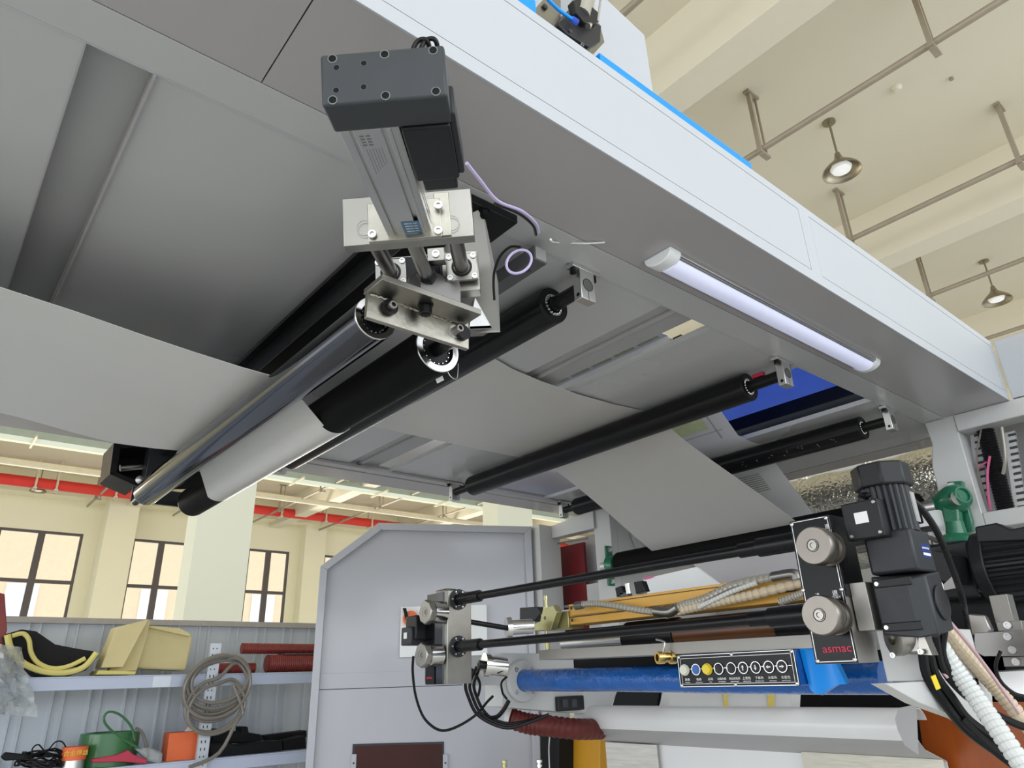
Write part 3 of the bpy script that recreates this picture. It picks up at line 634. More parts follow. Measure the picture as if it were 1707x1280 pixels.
# body profile with grooves
L0_, L1_ = ct, .39
B0 = P0 + U_ * .006 + W_ * .001
prof = [(0, 0), (.012, 0), (.012, .004), (.017, .004), (.017, 0), (.052, 0), (.052, .005), (.059, .005), (.059, 0), (.064, 0), (.064, .003), (.068, .003), (.074, .004), (.074, .018), (.070, .018), (.070, .023), (.074, .023), (.074, .030), (.070, .030), (.070, .035), (.074, .035), (.074, .052), (0, .052), (0, .040), (.004, .040), (.004, .035), (0, .035), (0, .020), (.004, .020), (.004, .015), (0, .015)]
MB().prism([B0 + U_ * a + W_ * b_ + A_ * L0_ for a, b_ in prof], A_ * (L1_ - L0_)).build('profile_body', 'alu', r, bevel=.0004)
b = MB()
for k in range(6): b.obb(B0 + U_ * (.024 + k * .0040) - W_ * .0003 + A_ * (L0_ + .045), U_ * .0006, W_ * .0003, A_ * (.065 - .005 * k))
for k in range(8): b.obb(B0 + U_ * (.022 + (k % 2) * .008) - W_ * .0003 + A_ * (L0_ + .012 + (k // 2) * .007), U_ * .0055, W_ * .0003, A_ * .0035)
b.build('fine_print', 'steeld', r, label='small grey printing along the underside')
MB().obb(B0 + U_ * .030 - W_ * .0004 + A_ * (L1_ - .060), U_ * .030, W_ * .0004, A_ * .048).build('blue_label', mat('blue_label', (.07, .16, .26), .4), r, label='small blue label')
MB().obb(B0 - W_ * .001 + A_ * (L1_ - .008), U_ * .075, W_ * .03, A_ * .008).build('end_strip', 'mblack', r)
for k in range(4): text('SERIAL No', .0045, B0 + U_ * .045 - W_ * .0006 + A_ * (L1_ - .052 + .010 * k), U_, -A_, 'white', r)
# motor block folded beside the body
MO = P0 + U_ * .083
MB().obb(MO + A_ * ct - W_ * .004, U_ * .062, W_ * .052, A_ * .135).build('motor_housing', 'mblack', r, bevel=.003)
MB().obb(MO + U_ * .060 + A_ * (ct * .7) + W_ * .002, U_ * .010, W_ * .040, A_ * .15).build('motor_side_cover', 'mgrey', r, bevel=.003)
MB().obb(MO + U_ * .006 + A_ * (ct + .135) + W_ * .006, U_ * .05, W_ * .035, A_ * .05).build('motor_rear', 'mblack', r, bevel=.003)
c = on_cap(.74, 1.0)
for k in range(2):
    q = c + U_ * .010 * k + A_ * .02
    MB().tube([q, q + W_ * .014, q + W_ * .024 + U_ * .008, q + W_ * .020 + U_ * .018, q + W_ * .004 + U_ * .019 + A_ * .02], .0030, n=10).build('motor_cable', 'cable', r)
# slide plate and guide
r = E('slide_unit', PD(690, 400, 1.2), 'nickel steel slide unit with guide rods behind the actuator', 'slide')
SD = 1.20
P1 = PD(573, 411, SD)
MB().obb(P1, U_ * .224, W_ * .088, A_ * .030).build('upper_plate', 'steel', r, bevel=.001)
MB().obb(P1 + U_ * .045 - A_ * .010, U_ * .125, W_ * .070, A_ * .010).build('clamp_plate', 'steelb', r, bevel=.0008)
MB().obb(P1 + U_ * .160 + W_ * .002 - A_ * .006, U_ * .026, W_ * .08, A_ * .006).build('side_strip', 'steelb', r, bevel=.0008)
for px, py, off in ((621, 391, .011), (731, 343, .007), (731, 385, .007)):
    MB().screw(PD(px, py, SD - off), -A_, .0072, .005).build('cap_screw', 'alum', r)
for px, py in ((608, 380), (752, 372)):
    p = PD(px, py, SD - .0005); MB().ring(p - A_ * .0004, p + A_ * .001, .014, .0134, 32).build('plug_outline', 'steeld', r)
D2 = 1.50; P2 = PD(632, 497, D2)
MB().obb(P2, U_ * .217, W_ * .090, A_ * .045).build('lower_block', 'steel', r, bevel=.001)
MB().obb(P2 + U_ * .02 + W_ * .015 - A_ * .014, U_ * .120, W_ * .068, A_ * .014).build('dark_insert', 'mblack', r, bevel=.003)
for px, py in ((770, 446), (652, 455)):
    c = PD(px, py, D2 - .008)
    bf = MB().cbox(c, (U_, W_, A_), (.066, .060, .010)).build('bearing_flange', 'steel', r, bevel=.0015)
    for su in (-1, 1):
        for sw in (-1, 1): MB().screw(c + U_ * su * .026 + W_ * sw * .023 - A_ * .005, -A_, .0062, .004).build('cap_screw', 'alum', bf)
    MB().ring(c - A_ * .006, c - A_ * .003, .022, .0165, 30).build('bushing', 'mblack', bf)
    MB().cyl(c + A_ * .01, c - A_ * (D2 - SD - .045), .0155, n=28).build('guide_rod', 'steeld', r)
c = PD(712, 462, 1.46); MB().cyl(c + A_ * .03, c - A_ * .24, .014, n=24).build('piston_rod', 'steeld', r)
MB().lathe(c, -A_, [(0, .022), (.02, .022), (.03, .017), (.03, 0)], 6).build('rod_nut', 'mblack', r, bevel=.001)
c = PD(728, 428, 1.45); MB().cbox(c, FR, (.035, .028, .03)).build('stop_block', 'steel', r, bevel=.001); MB().screw(c - A_ * .015, -A_, .008, .004).build('cap_screw', 'alum', r)
MB().box((.665, 1.06, .735), (.765, 1.12, .79)).build('link_block', 'steeld', r, bevel=.001)
# vertical hanging plate from the gantry
p0_ = PY(794, 330, 1.0)
yh = 1.12
r = E('hanger_plate', (.86, yh, .72), 'steel plate hanging from the gantry to the right of the slide unit', 'plate')
hd = V((.008, -.006, 0))
MB().prism([V((.785, 1.026, 1.0)), V((.905, 1.12, .87)), V((.908, 1.12, .737)), V((.870, 1.155, .737)), V((.80, 1.20, .80)), V((.74, 1.20, 1.0))], hd).build('side_plate', 'alud', r, bevel=.0008)
MB().prism([PY(782, 549, 1.125), PY(827, 547, 1.125), PY(828, 477, 1.125), PY(795, 477, 1.125)], (0, .008, 0)).build('foot_plate', 'alum', r, bevel=.0008)
MB().prism([PY(782, 549, 1.125), PY(827, 547, 1.125), PY(827, 542, 1.125), PY(782, 544, 1.125)], (0, .05, 0)).build('lower_lip', 'steeld', r)
MB().box((.74, 1.02, GZ - .022), (.90, 1.14, GZ)).build('mounting_pad', 'black', r, bevel=.002)
c = PZ(808, 350, GZ - .022); MB().lathe((c.x, c.y, GZ - .022), -ZA, [(0, .014), (.004, .014), (.004, .011), (.018, .011), (.018, 0)], 6).build('hex_bolt', 'black', r)
# pivot beam above the rollers
r = E('pivot_beam', (.72, 2.0, .88), 'black square beam running above and behind the chrome roller', 'beam')
MB().box((.68, 1.10, .90), (.755, 3.05, .97)).build('beam_tube', 'black', r, bevel=.003)
MB().box((.655, 1.10, .965), (.78, 3.05, .978)).build('top_plate', 'black', r, bevel=.001)
# far end box
r = E('end_support', (.7, 3.05, .66), 'black open steel support box at the far end of the hanging rollers', 'support')
q = [PY(190, 738, 3.1), PY(300, 745, 3.1), PY(290, 812, 3.1), PY(183, 788, 3.1)]
x0, x1, z0, z1 = .50, .92, .665, 1.0
MB().box((x0, 3.06, z1 - .008), (x1, 3.30, z1)).build('top_plate', 'black', r)
b = MB(); xa = .435
MB().prism([PY(190, 738, 3.30), PY(183, 790, 3.30), PY(232, 815, 3.30), PY(400, 815, 3.3), PY(400, 738, 3.3)], (0, .008, 0)).build('back_plate', 'blackmatte', r)
MB().prism([PY(190, 738, 3.12), PY(183, 790, 3.12), PY(194, 790, 3.12), PY(201, 745, 3.12)], (0, .19, 0)).build('side_plate', 'black', r)
MB().prism([PY(183, 790, 3.12), PY(228, 810, 3.12), PY(232, 803, 3.12), PY(192, 786, 3.12)], (0, .19, 0)).build('lower_plate', 'black', r)
MB().prism([PY(190, 738, 3.12), PY(201, 747, 3.12), PY(300, 742, 3.12), PY(300, 735, 3.12)], (0, .19, 0)).build('upper_plate', 'black', r)
MB().cyl(PY(200, 780, 3.2), PY(250, 776, 3.2), .014, n=16).build('cross_rod', 'steel', r)
MB().cbox(PY(268, 778, 3.12), (XA, YA, ZA), (.12, .08, .14)).build('inner_block', 'mgrey', r, bevel=.002)
p = PY(233, 800, 3.03); MB().lathe(p, -YA, [(0, .016), (.008, .016), (.012, .010), (.012, 0)], 16).build('bolt', 'alum', r)
MB().box((.60, 3.08, .70), (.82, 3.095, .76)).build('roller_plate', 'mgrey', r)
# sensor tube with cables
r = E('sensor_bar', (1.03, 1.15, .95), 'square aluminium sensor bar under the gantry with a lilac cable loop', 'sensor bar')
b = MB(); x0, x1, z0, z1 = .985, 1.025, .935, .975
MB().box((x0, 1.06, z0), (x1, 1.50, z1)).build('square_tube', 'dgrey', r, bevel=.001)
MB().box((x0 + .003, 1.058, z0 + .003), (x1 - .003, 1.061, z1 - .003)).build('end_cap', 'alum', r)
MB().cyl(((x0 + x1) / 2, 1.11, z0 - .0004), ((x0 + x1) / 2, 1.11, z0 + .001), .009, n=20).build('hole', 'gap', r)
MB().box((x0 + .01, 1.12, z1), (x1 - .01, 1.15, GZ)).build('stand_off', 'channel', r)
p = [PD(778, 272, .93), PD(800, 300, .98), PD(830, 335, 1.05), PD(870, 352, 1.16), PD(893, 372, 1.25), PD(898, 388, 1.3)]
MB().tube(p, .0026, n=8).build('lilac_cable', 'lilac', label='thin lilac cable running from the actuator to the sensor bar', cat='cable')
q = [a + V((.004, .012, .004)) for a in p[2:]]
MB().tube(q, .0026, n=8).build('grey_cable', 'cable', label='dark cable following the lilac cable to the sensor bar', cat='cable')
c = PD(865, 436, 1.33); uu, vv = (MR @ V((1, 0, 0))), (MR @ V((.25, -1, 0)))
MB().tube([c + uu * .023 * math.cos(a) + vv * .024 * math.sin(a) + (MR @ V((0, 0, .01 * math.sin(a)))) for a in [2 * math.pi * k / 12 for k in range(12)]], .0027, n=8, closed=True).build('cable_loop', 'lilac', label='lilac cable loop hanging from the sensor bar', cat='cable')
MB().tube([PD(868, 412, 1.36), PD(850, 412, 1.37), PD(832, 430, 1.38), PD(823, 460, 1.4), PD(824, 500, 1.42)], .0026, n=8).build('black_cable', 'cable', label='black cable hanging from the sensor bar down to the hanger plate', cat='cable')
p = PZ(925, 397, GZ - .002); q = PZ(1008, 404, GZ - .002)
MB().tube([PD(918, 399, 1.27), p - V((0, 0, .012)), between(p, q, .6) - V((0, 0, .008)), q], .0022, n=6).build('cable_tie', 'plasticw', label='long white cable tie tail sticking out from the sensor bar', cat='cable tie')
# small loose wire and tape by the rubber roller
MB().tube([PD(742, 612, 1.62), PD(752, 628, 1.63), PD(762, 630, 1.64), PD(764, 606, 1.62)], .0012, n=5).build('wire_loop', 'alum', label='thin wire loop below the right end of the rubber roller', cat='wire')
MB().obb(PD(726, 632, 1.635), MR @ V((.016, -.008, 0)), MR @ V((.004, .010, 0)), MR @ V((0, 0, .001))).build('paper_tag', 'card', label='small white paper tag below the rubber roller end', cat='tag')
# bracket seen beside the middle roller's far end
r = E('angle_bracket', PZ(830, 765, .99), 'small black slotted angle bracket beside the far end of the middle roller', 'bracket')
p = PX(822, 752, 2.32)
MB().prism([PX(820, 750, 2.32), PX(836, 755, 2.32), PX(836, 773, 2.32), PX(824, 771, 2.32)], (.006, 0, 0)).build('slotted_plate', 'black', r)
MB().prism([PX(833, 752, 2.33), PX(882, 762, 2.33), PX(858, 768, 2.33)], (.006, 0, 0)).build('gusset', 'black', r)
MB().prism([PX(828, 757, 2.318), PX(831, 758, 2.318), PX(831, 768, 2.318), PX(828, 767, 2.318)], (.002, 0, 0)).build('slot', 'plasticw', r)
# ================================================================ THE WEB
r = E('film_web', (1.4, 2.2, .7), 'pale grey film web threading over the rollers under the gantry', 'film')
def websheet(path, yn, yf, mt, lab=None, n=12, sag=0.0, th=.0012):
    # path: (x, z) list; yn / yf: near / far edge y, per path point
    rows = []
    for k in range(n + 1):
        t = k / n; rows.append([V((x, a + (c - a) * t, z)) for (x, z), a, c in zip(path, yn, yf)])
    return MB().sheet(rows, th).build('film', mt, r, lab, smooth=60)
def arcpts(c, R, a0, a1, n=12): return [(c.x + R * math.cos(math.radians(a0 + (a1 - a0) * k / n)), c.z + R * math.sin(math.radians(a0 + (a1 - a0) * k / n))) for k in range(n + 1)]
rr = .0495; ar = arcpts(CH, rr, 95, 53.5, 8); a2 = arcpts(RU, .0592, 233.5, 325, 18)
left = [(-1.2, .87), (-.6, .85), (0, .818), (.15, .805), (.297, .788), (.42, .776), (.53, .760)]
yl0 = [1.76, 1.73, 1.71, 1.71, 1.71, 1.71, 1.695]; yl1 = [2.66, 2.63, 2.57, 2.57, 2.58, 2.585, 2.52]
websheet(left + ar, yl0 + [1.68] * 9, yl1 + [2.46] * 9, 'film')
p1, p2 = ar[-1], a2[0]
websheet([p1, ((p1[0] + p2[0]) / 2, (p1[1] + p2[1]) / 2), p2], [1.68, 1.69, 1.70], [2.46, 2.55, 2.65], 'film')
websheet(a2 + [(1.05, .86), (1.15, .965), (1.18, .999)], [1.71] * 19 + [1.71, 1.70, 1.70], [2.65] * 19 + [2.62, 2.56, 2.52], 'film')
flat = [(1.18, .9985), (1.25, .9985), (1.33, .9975), (1.45, .9965), (1.60, .996), (1.80, .996), (2.00, .9965), (2.13, .998)] + arcpts(V((2.17, 0, .945)), .0530, 92, 28, 8)
m_ = len(flat); ynf = [1.66, 1.66, 1.665, 1.70, 1.72, 1.735, 1.73, 1.715] + [1.70] * 9
websheet(flat, ynf, [2.50] * m_, 'film')
down = [flat[-1], (2.45, .882), (2.72, .800), (3.00, .713), (3.23, .640)]
websheet(down, [1.69, 1.69, 1.69, 1.69, 1.695], [2.40, 2.42, 2.48, 2.55, 2.60], 'film')
# printed web coming down on the far side of the right-hand roller
nn = mat('printed_web_paper', (.66, .66, .62), .3, var=.04, coat=.3)
r2 = E('printed_web', (2.9, 1.7, 1.2), 'white printed web with pale green portrait pictures coming down behind the right roller', 'film')
def wsheet2(path, yn, yf, mt='filmw'):
    rows = [[V((x, a + (c - a) * k / 6, z)) for (x, z), a, c in zip(path, yn, yf)] for k in range(7)]
    return MB().sheet(rows, .001).build('film', mt, r2)
Q1, Q2, Q3, Q4 = PX(1195, 690, 2.93), PX(1020, 790, 2.93), PX(1350, 860, 3.12), PX(1140, 900, 3.12)
wp = [(2.36, 1.396), (2.80, 1.01), (2.90, .9975), (2.99, .9975), (3.045, .96), (3.25, .80), (3.45, .64)]
yn = [1.69] * 7
wsheet2(wp, yn, [a + .88 for a in yn])
# the same web passing level above the gantry, seen through the slot
MB().box((1.2, 1.69, 1.395), (2.36, 2.58, 1.397)).build('film', 'filmw', r2)
pg = mat('pale_green_print', (.50, .56, .33), .35, var=.25, scale=30); pgd = mat('green_grey_print', (.36, .38, .30), .4, var=.3, scale=50)
def onweb(t, y):   # t 0..4 along wp
    i = min(5, int(t)); f = t - i; (xa, za), (xb, zb) = wp[i], wp[i + 1]
    d = V((xb - xa, 0, zb - za)).normalized(); nrm = V((d.z, 0, -d.x)); nrm = nrm if nrm.x < 0 or nrm.z < 0 else -nrm
    return V((xa + (xb - xa) * f, y, za + (zb - za) * f)) + nrm * .004
def patch(t0, t1, y0, y1, mt, nm='print'):
    MB().prism([onweb(t0, y0), onweb(t0, y1), onweb(t1, y1), onweb(t1, y0)], (0, 0, -.0004)).build(nm, mt, r2)
patch(.38, .385, 1.78, 2.5, pgd); patch(.30, .86, 1.80, 2.12, pg); patch(.40, .86, 2.18, 2.50, pg); patch(.05, .36, 1.82, 2.14, pg); patch(.2, .98, 1.765, 1.772, pgd)
patch(.90, .905, 1.74, 2.5, pgd)
for (tc, yc) in ((.62, 1.94), (.62, 2.33)):
    c = onweb(tc, yc); u = (onweb(tc + .1, yc) - onweb(tc, yc)).normalized()
    pts = [c + u * .055 * math.cos(a) + YA * .055 * math.sin(a) * (1 + .25 * math.sin(2 * a)) for a in [2 * math.pi * k / 24 for k in range(24)]]
    b = MB(); b.prism([p + V((-.0008, 0, -.0014)) for p in pts], (0, 0, -.0003)); b.build('portrait_ring', pgd, r2)
    b = MB(); b.prism([c + (p - c) * .78 + V((-.0012, 0, -.0022)) for p in pts], (0, 0, -.0003)); b.build('portrait', mat('pale_portrait', (.62, .60, .50), .4, var=.15, scale=40), r2)
b = MB()
for k in range(9): b.prism([onweb(4.35 + .05 * k, 1.80), onweb(4.35 + .05 * k, 1.95), onweb(4.37 + .05 * k, 1.95), onweb(4.37 + .05 * k, 1.80)], (-.0004, 0, 0))
b.build('print_lines', pgd, r2)
b = MB()
for k, y in enumerate([1.72 + .145 * k for k in range(6)]): b.box((2.12, y, 1.3935), (2.34, y + .12, 1.3942))
b.build('print', pg, r2)
# blue drum, black beams above the second opening
MB().cyl((2.25, 1.16, 1.62), (2.25, 1.17, 1.62), .01).b.free()
MB().prism([V((2.36, 1.12, 1.31)), V((3.60, 1.12, 1.33)), V((3.60, 2.9, 1.33)), V((2.36, 2.9, 1.31))], (0, 0, .003)).build('blue_guard', 'bluedeep', label='deep blue guard sheet seen through the gantry opening above the rollers', cat='guard')
r = E('cross_beam', (2.75, 2.0, 1.0), 'black steel cross beam in the gantry opening before the right roller', 'beam')
MB().box((3.22, 1.1, 1.19), (3.35, 3.05, 1.21)).build('top_face', 'beamgreen', r, bevel=.001)
MB().box((3.35, 1.1, 1.17), (3.66, 3.05, 1.21)).build('lower_face', 'black', r, bevel=.001)
MB().box((3.21, 1.1, 1.185), (3.22, 3.05, 1.25)).build('edge', 'black', r)
# silver strut inside the slot
MB().obb(PZ(1118, 572, 1.06), (.02, 0, 0), (0, .13, .0), (0, 0, .02)).build('slot_strut', 'cabinet', label='pale blue strut end seen inside the narrow gantry slot', cat='strut')
MB().obb(PZ(1136, 566, 1.05), (.02, 0, 0), (0, .035, .0), (0, 0, .02)).build('slot_clip', 'mblack', label='small dark clip inside the narrow gantry slot beside the pale strut', cat='clip')

# ================================================================ PRESS BODY behind (x > 3.3)
Bd = E('printing_press', (3.6, 2.0, FLOOR), 'white steel press frame carrying the far end of the gantry', 'machine frame')
# right column: bent plate at x = 3.33
XC = 3.335
col = [PX(a, b_, XC) for a, b_ in ((1540, 705), (1588, 695), (1604, 740), (1640, 870), (1640, 900), (1622, 1000), (1575, 1000), (1572, 870), (1560, 800), (1548, 765))]
MB().prism([V((XC, 1.083, 1.0)), V((XC, .962, 1.0)), V((XC, .962, FLOOR)), V((XC, 1.16, FLOOR)), V((XC, 1.16, .50)), V((XC, 1.12, .56)), V((XC, 1.10, .72)), V((XC, 1.10, .80)), V((XC, 1.075, .90))], (.18, 0, 0)).build('right_column', 'machwhite', Bd, bevel=.004)
MB().box((XC - .005, -1.2, .925), (XC + .10, .962, 1.0)).build('upper_rail', 'machwhite', Bd, bevel=.004)
MB().box((XC - .002, -1.2, .505), (XC + .10, .962, .572)).build('lower_rail', 'machwhite', Bd, bevel=.004)
MB().box((XC, -1.2, 1.005), (XC + .6, .735, 1.268)).build('head_box', 'fascia', Bd, bevel=.002)
MB().box((XC + .35, -1.2, FLOOR), (XC + .37, 1.1, 1.0)).build('cable_bay_back', 'channel', Bd)
MB().box((XC + .05, .56, .57), (XC + .16, .60, .925)).build('bay_post', 'machwhite', Bd, bevel=.002)
MB().box((3.60, 1.1, 1.0), (3.75, 3.1, 1.06)).build('cross_tie', 'under', Bd)
# left column assembly
lc0 = 3.62
MB().box((3.17, 3.50, FLOOR), (3.36, 3.66, .955)).build('left_column', 'machwhite', Bd, bevel=.004)
MB().prism([V((3.28, 3.50, .87)), V((3.28, 3.50, .955)), V((3.28, 3.10, .985)), V((3.28, 3.10, .87))], (.08, 0, 0)).build('left_rail', 'machwhite', Bd, bevel=.003)
MB().box((3.30, 2.98, FLOOR), (3.36, 3.12, .985)).build('left_side_plate', 'machwhite', Bd, bevel=.003)
MB().box((3.36, 2.98, FLOOR), (5.4, 3.02, .985)).build('left_side_frame', 'machwhite', Bd)
MB().box((3.55, 3.0, FLOOR), (3.57, 3.62, .90)).build('left_inner_panel', 'cabinet', Bd)
MB().box((3.45, 3.37, .1), (3.47, 3.72, .84)).build('maroon_sheet', 'maroon', Bd, label='deep red sheet inside the left column')
MB().box((3.44, 3.14, .1), (3.46, 3.36, .56)).build('left_step_panel', 'machwhite', Bd, bevel=.003)
MB().tube([PX(930, 906, 3.3), PX(950, 902, 3.3), PX(980, 897, 3.3)], .006, n=8).build('latch_rod', 'steel', Bd)
MB().box((3.29, 3.12, .33), (3.36, 3.50, .40)).build('left_lower_rail', 'machwhite', Bd, bevel=.003)
MB().box((5.4, .9, FLOOR), (5.45, 3.1, 1.6)).build('rear_panel', 'machwhite', Bd)
MB().box((4.3, 1.0, -.9), (4.33, 3.0, .46)).build('inner_bulkhead', 'channel', Bd)
# flange with pipe stub on the left side frame
p = PY(1075, 890, 2.98)
r = E('pipe_flange', (p.x, 2.98, p.z - .1), 'round white pipe flange bolted to the inner side plate', 'flange')
MB().ring((p.x, 2.978, p.z), (p.x, 2.95, p.z), .15, .10, 48).build('flange_ring', 'machwhite', r, bevel=.003)
MB().ring((p.x, 2.98, p.z), (p.x, 2.72, p.z), .10, .085, 40).build('pipe_stub', 'alum', r)
for k in range(8):
    a = k * math.pi / 4 + .3; MB().lathe((p.x + .125 * math.cos(a), 2.95, p.z + .125 * math.sin(a)), -YA, [(0, .012), (.012, .012), (.012, 0)], 6).build('bolt', 'alum', r)
# foil-wrapped duct across the press
r = E('foil_duct', (4.0, 1.9, .9), 'foil-wrapped silver air duct crossing behind the right column', 'duct')
def wob(i): return 1 + .035 * math.sin(i * 1.7) + .02 * math.sin(i * .6)
MB().tube([V((4.0, 3.0, .90)), V((4.0, 2.5, .90)), V((4.0, 2.0, .895)), V((4.0, 1.5, .90)), V((4.0, 1.0, .91)), V((4.0, .9, .91))], .155, n=32, smooth=7, rf=wob).build('duct_skin', 'foil', r)
for y in (1.25, 1.62, 2.0): MB().ring((4.0, y, .90), (4.0, y + .012, .90), .166, .15, 32).build('tape_band', 'foil', r)
MB().tube([V((4.2, 2.9, .62)), V((4.2, 2.2, .62)), V((4.2, 1.6, .66)), V((4.2, 1.1, .70)), V((4.2, .95, .68))], .12, n=28, smooth=7, rf=wob).build('foil_duct', 'foil', label='lower foil-wrapped duct partly hidden behind the motor', cat='duct')
MB().cyl((3.9, 1.75, .60), (3.9, .98, .615), .035, n=24).build('steel_shaft', 'steeld', label='dark polished shaft just below the foil duct', cat='shaft')
# openings with daylight behind: a plain white sheet stands in for it
gA = [[(1535, 858), (1552, 862), (1550, 876), (1535, 880)], [(1527, 893), (1548, 888), (1560, 893), (1545, 900)], [(1513, 898), (1543, 906), (1543, 912), (1516, 913)], [(1553, 905), (1565, 903), (1573, 915), (1557, 912)]]
# big black press roller with green bearing housings
r = E('press_roller', (2.77, 2.2, .46), 'large matte black rubber roller spanning behind the upper control rod', 'roller')
MB().cyl((3.27, 1.16, .620), (3.27, 2.90, .620), .068, n=64).build('roller_body', 'rubber', r, bevel=.004)
MB().cyl((3.27, 1.10, .620), (3.27, 3.04, .620), .028, n=28).build('shaft', 'alum', r)
def housing(name, c, s, dirn, lab):
    r = E(name, c, lab, 'bearing housing', 'green bearing housings')
    c = V(c); u, v = dirn
    w = V(u).cross(V(v)).normalized()
    MB().cbox(c - w * .02 * s, (u, v, w), (.055 * s, .24 * s, .018 * s)).build('base_plate', 'green', r, bevel=.006 * s)
    MB().lathe(c - w * .01 * s, w, [(0, .062 * s), (.02 * s, .060 * s), (.045 * s, .050 * s), (.05 * s, .042 * s), (.045 * s, .03 * s), (.02 * s, .028 * s), (.02 * s, 0)], 36).build('hub', 'green', r)
    MB().ring(c + w * .03 * s, c + w * .042 * s, .030 * s, .018 * s, 30).build('bearing_insert', 'steeld', r)
    for k in (-1, 1): MB().lathe(c + V(v) * k * .095 * s - w * .012 * s, w, [(0, .016 * s), (.004 * s, .016 * s), (.004 * s, .012 * s), (.014 * s, .012 * s), (.014 * s, 0)], 6).build('bolt', 'alum', r)
    return r
housing('bearing_housing', (3.27, 2.965, .620), 1.0, (XA, ZA), 'green cast bearing housing at the left end of the big black roller')
# right green bearing unit : hung from the column
g1 = PX(1592, 835, 3.28)
r = E('bearing_unit', g1, 'large green cast pivot bearing bolted to the white right column', 'bearing')
MB().prism([PX(a, b_, 3.30) for a, b_ in ((1578, 803), (1603, 801), (1609, 830), (1620, 868), (1621, 885), (1602, 890), (1588, 840))], (.03, 0, 0)).build('base_plate', 'green', r, bevel=.004)
MB().lathe(PX(1587, 811, 3.30), -XA, [(0, .018), (.005, .018), (.005, .014), (.018, .014), (.018, 0)], 6).build('bolt', 'alum', r)
h = PX(1583, 838, 3.24)
MB().lathe(PX(1580, 838, 3.29), (-.5, -.75, .1), [(-.02, .055), (.05, .06), (.085, .05), (.10, .035), (.10, .028), (.09, .026), (.09, 0)], 32).build('pivot_hub', 'green', r)
MB().lathe(PX(1592, 832, 3.22), (-.4, -.9, .1), [(0, .03), (.01, .03), (.012, .012), (.012, 0)], 26).build('hub_insert', 'steeld', r)
MB().prism([PX(a, b_, 3.23) for a, b_ in ((1566, 840), (1597, 845), (1601, 880), (1590, 892), (1577, 890))], (.05, 0, 0)).build('neck', 'green', r, bevel=.01)
c = PX(1593, 889, 3.10)
MB().lathe(c + V((0, 0, -.035)), (-.05, -.1, 1), [(0, .028), (-.005, .045), (.004, .060), (.018, .062), (.028, .052), (.034, .036), (.08, .030)], 36).build('cup_ring', 'green', r)
MB().lathe(c + V((0, 0, -.034)), (0, 0, -1), [(0, 0), (0, .022), (.006, .022), (.006, 0)], 6).build('lock_nut', 'steelb', r)
# big black motor at the right edge
r = E('drive_motor', PX(1670, 950, 2.9), 'big black finned drive motor at the right edge below the rails', 'motor')
xm = 2.75
def mm(px, py, x=xm): return PX(px, py, x)
MB().prism([mm(1624, 878), mm(1660, 871), mm(1685, 882), mm(1740, 870), mm(1740, 900), mm(1628, 905)], (.16, 0, 0)).build('terminal_box', 'mblack', r, bevel=.006)
c0_, c1_ = V((xm + .09, PX(1628, 940, xm).y, PX(1628, 945, xm).z)), V((xm + .09, -.6, PX(1628, 945, xm).z))
b = MB(); R = .115; prof = []
u, v = XA, ZA; pts = []
for k in range(96):
    a = 2 * math.pi * k / 96; rr_ = R * (1.0 if k % 4 < 2 else .90); pts.append(c0_ + (u * math.cos(a) + v * math.sin(a)) * rr_)
b.prism(pts, c1_ - c0_); b.build('finned_body', 'mblack', r)
MB().cyl(c0_ + YA * .012, c0_ - YA * .03, R * 1.06, n=48).build('end_shield', 'mblack', r, bevel=.004)
MB().cbox(c0_ + YA * .085, (XA, YA, ZA), (.16, .14, .19)).build('gearbox', 'mblack', r, bevel=.01)
MB().cbox(c0_ + YA * .19 + V((0, 0, -.01)), (XA, YA, ZA), (.14, .08, .15)).build('coupling_guard', 'black', r, bevel=.004)
for dz in (.05, -.075): MB().lathe(c0_ + V((-.085, .01, dz)), -XA, [(0, .008), (.008, .008), (.008, 0)], 6).build('bolt', 'mblack', r)
# second dark cover left of it
slabs = [(1520, 915), (1540, 908), (1590, 925), (1590, 975), (1525, 960)]
MB().prism([PX(a, b_, 2.6) for a, b_ in ((1521, 914), (1536, 911), (1585, 924), (1592, 966), (1585, 972), (1528, 962))], (.14, 0, 0)).build('dark_cover', 'black', label='dark box cover between the gear motor and the drive motor', cat='cover', bevel=.003)
MB().prism([PX(a, b_, 2.55) for a, b_ in ((1568, 978), (1592, 955), (1596, 980), (1572, 985))], (.03, 0, 0)).build('steel_plate', 'steeld', label='small steel corner plate below the dark box cover', cat='plate', bevel=.001)
# slatted structure seen right of the motor
r = E('cooling_rack', PX(1550, 890, 3.2), 'dark open frame with bright gaps behind the corrugated black hose', 'frame')
def bar(a, b_, x, w): 
    a, b_ = PX(*a, x), PX(*b_, x); MB().tube([a, b_], w, n=6, smooth=0).build('bar', 'steeld', r)
bar((1510, 892), (1572, 917), 3.2, .010); bar((1512, 880), (1566, 903), 3.2, .012); bar((1549, 885), (1553, 917), 3.2, .008); bar((1530, 885), (1560, 880), 3.2, .014)
MB().prism([PX(a, b_, 3.25) for a, b_ in ((1500, 850), (1580, 850), (1580, 935), (1505, 925))], (.01, 0, 0)).build('daylight_stand_in', 'plasticw', r, label='white sheet standing in for daylight beyond')  # white sheet imitates the bright daylight beyond the gaps
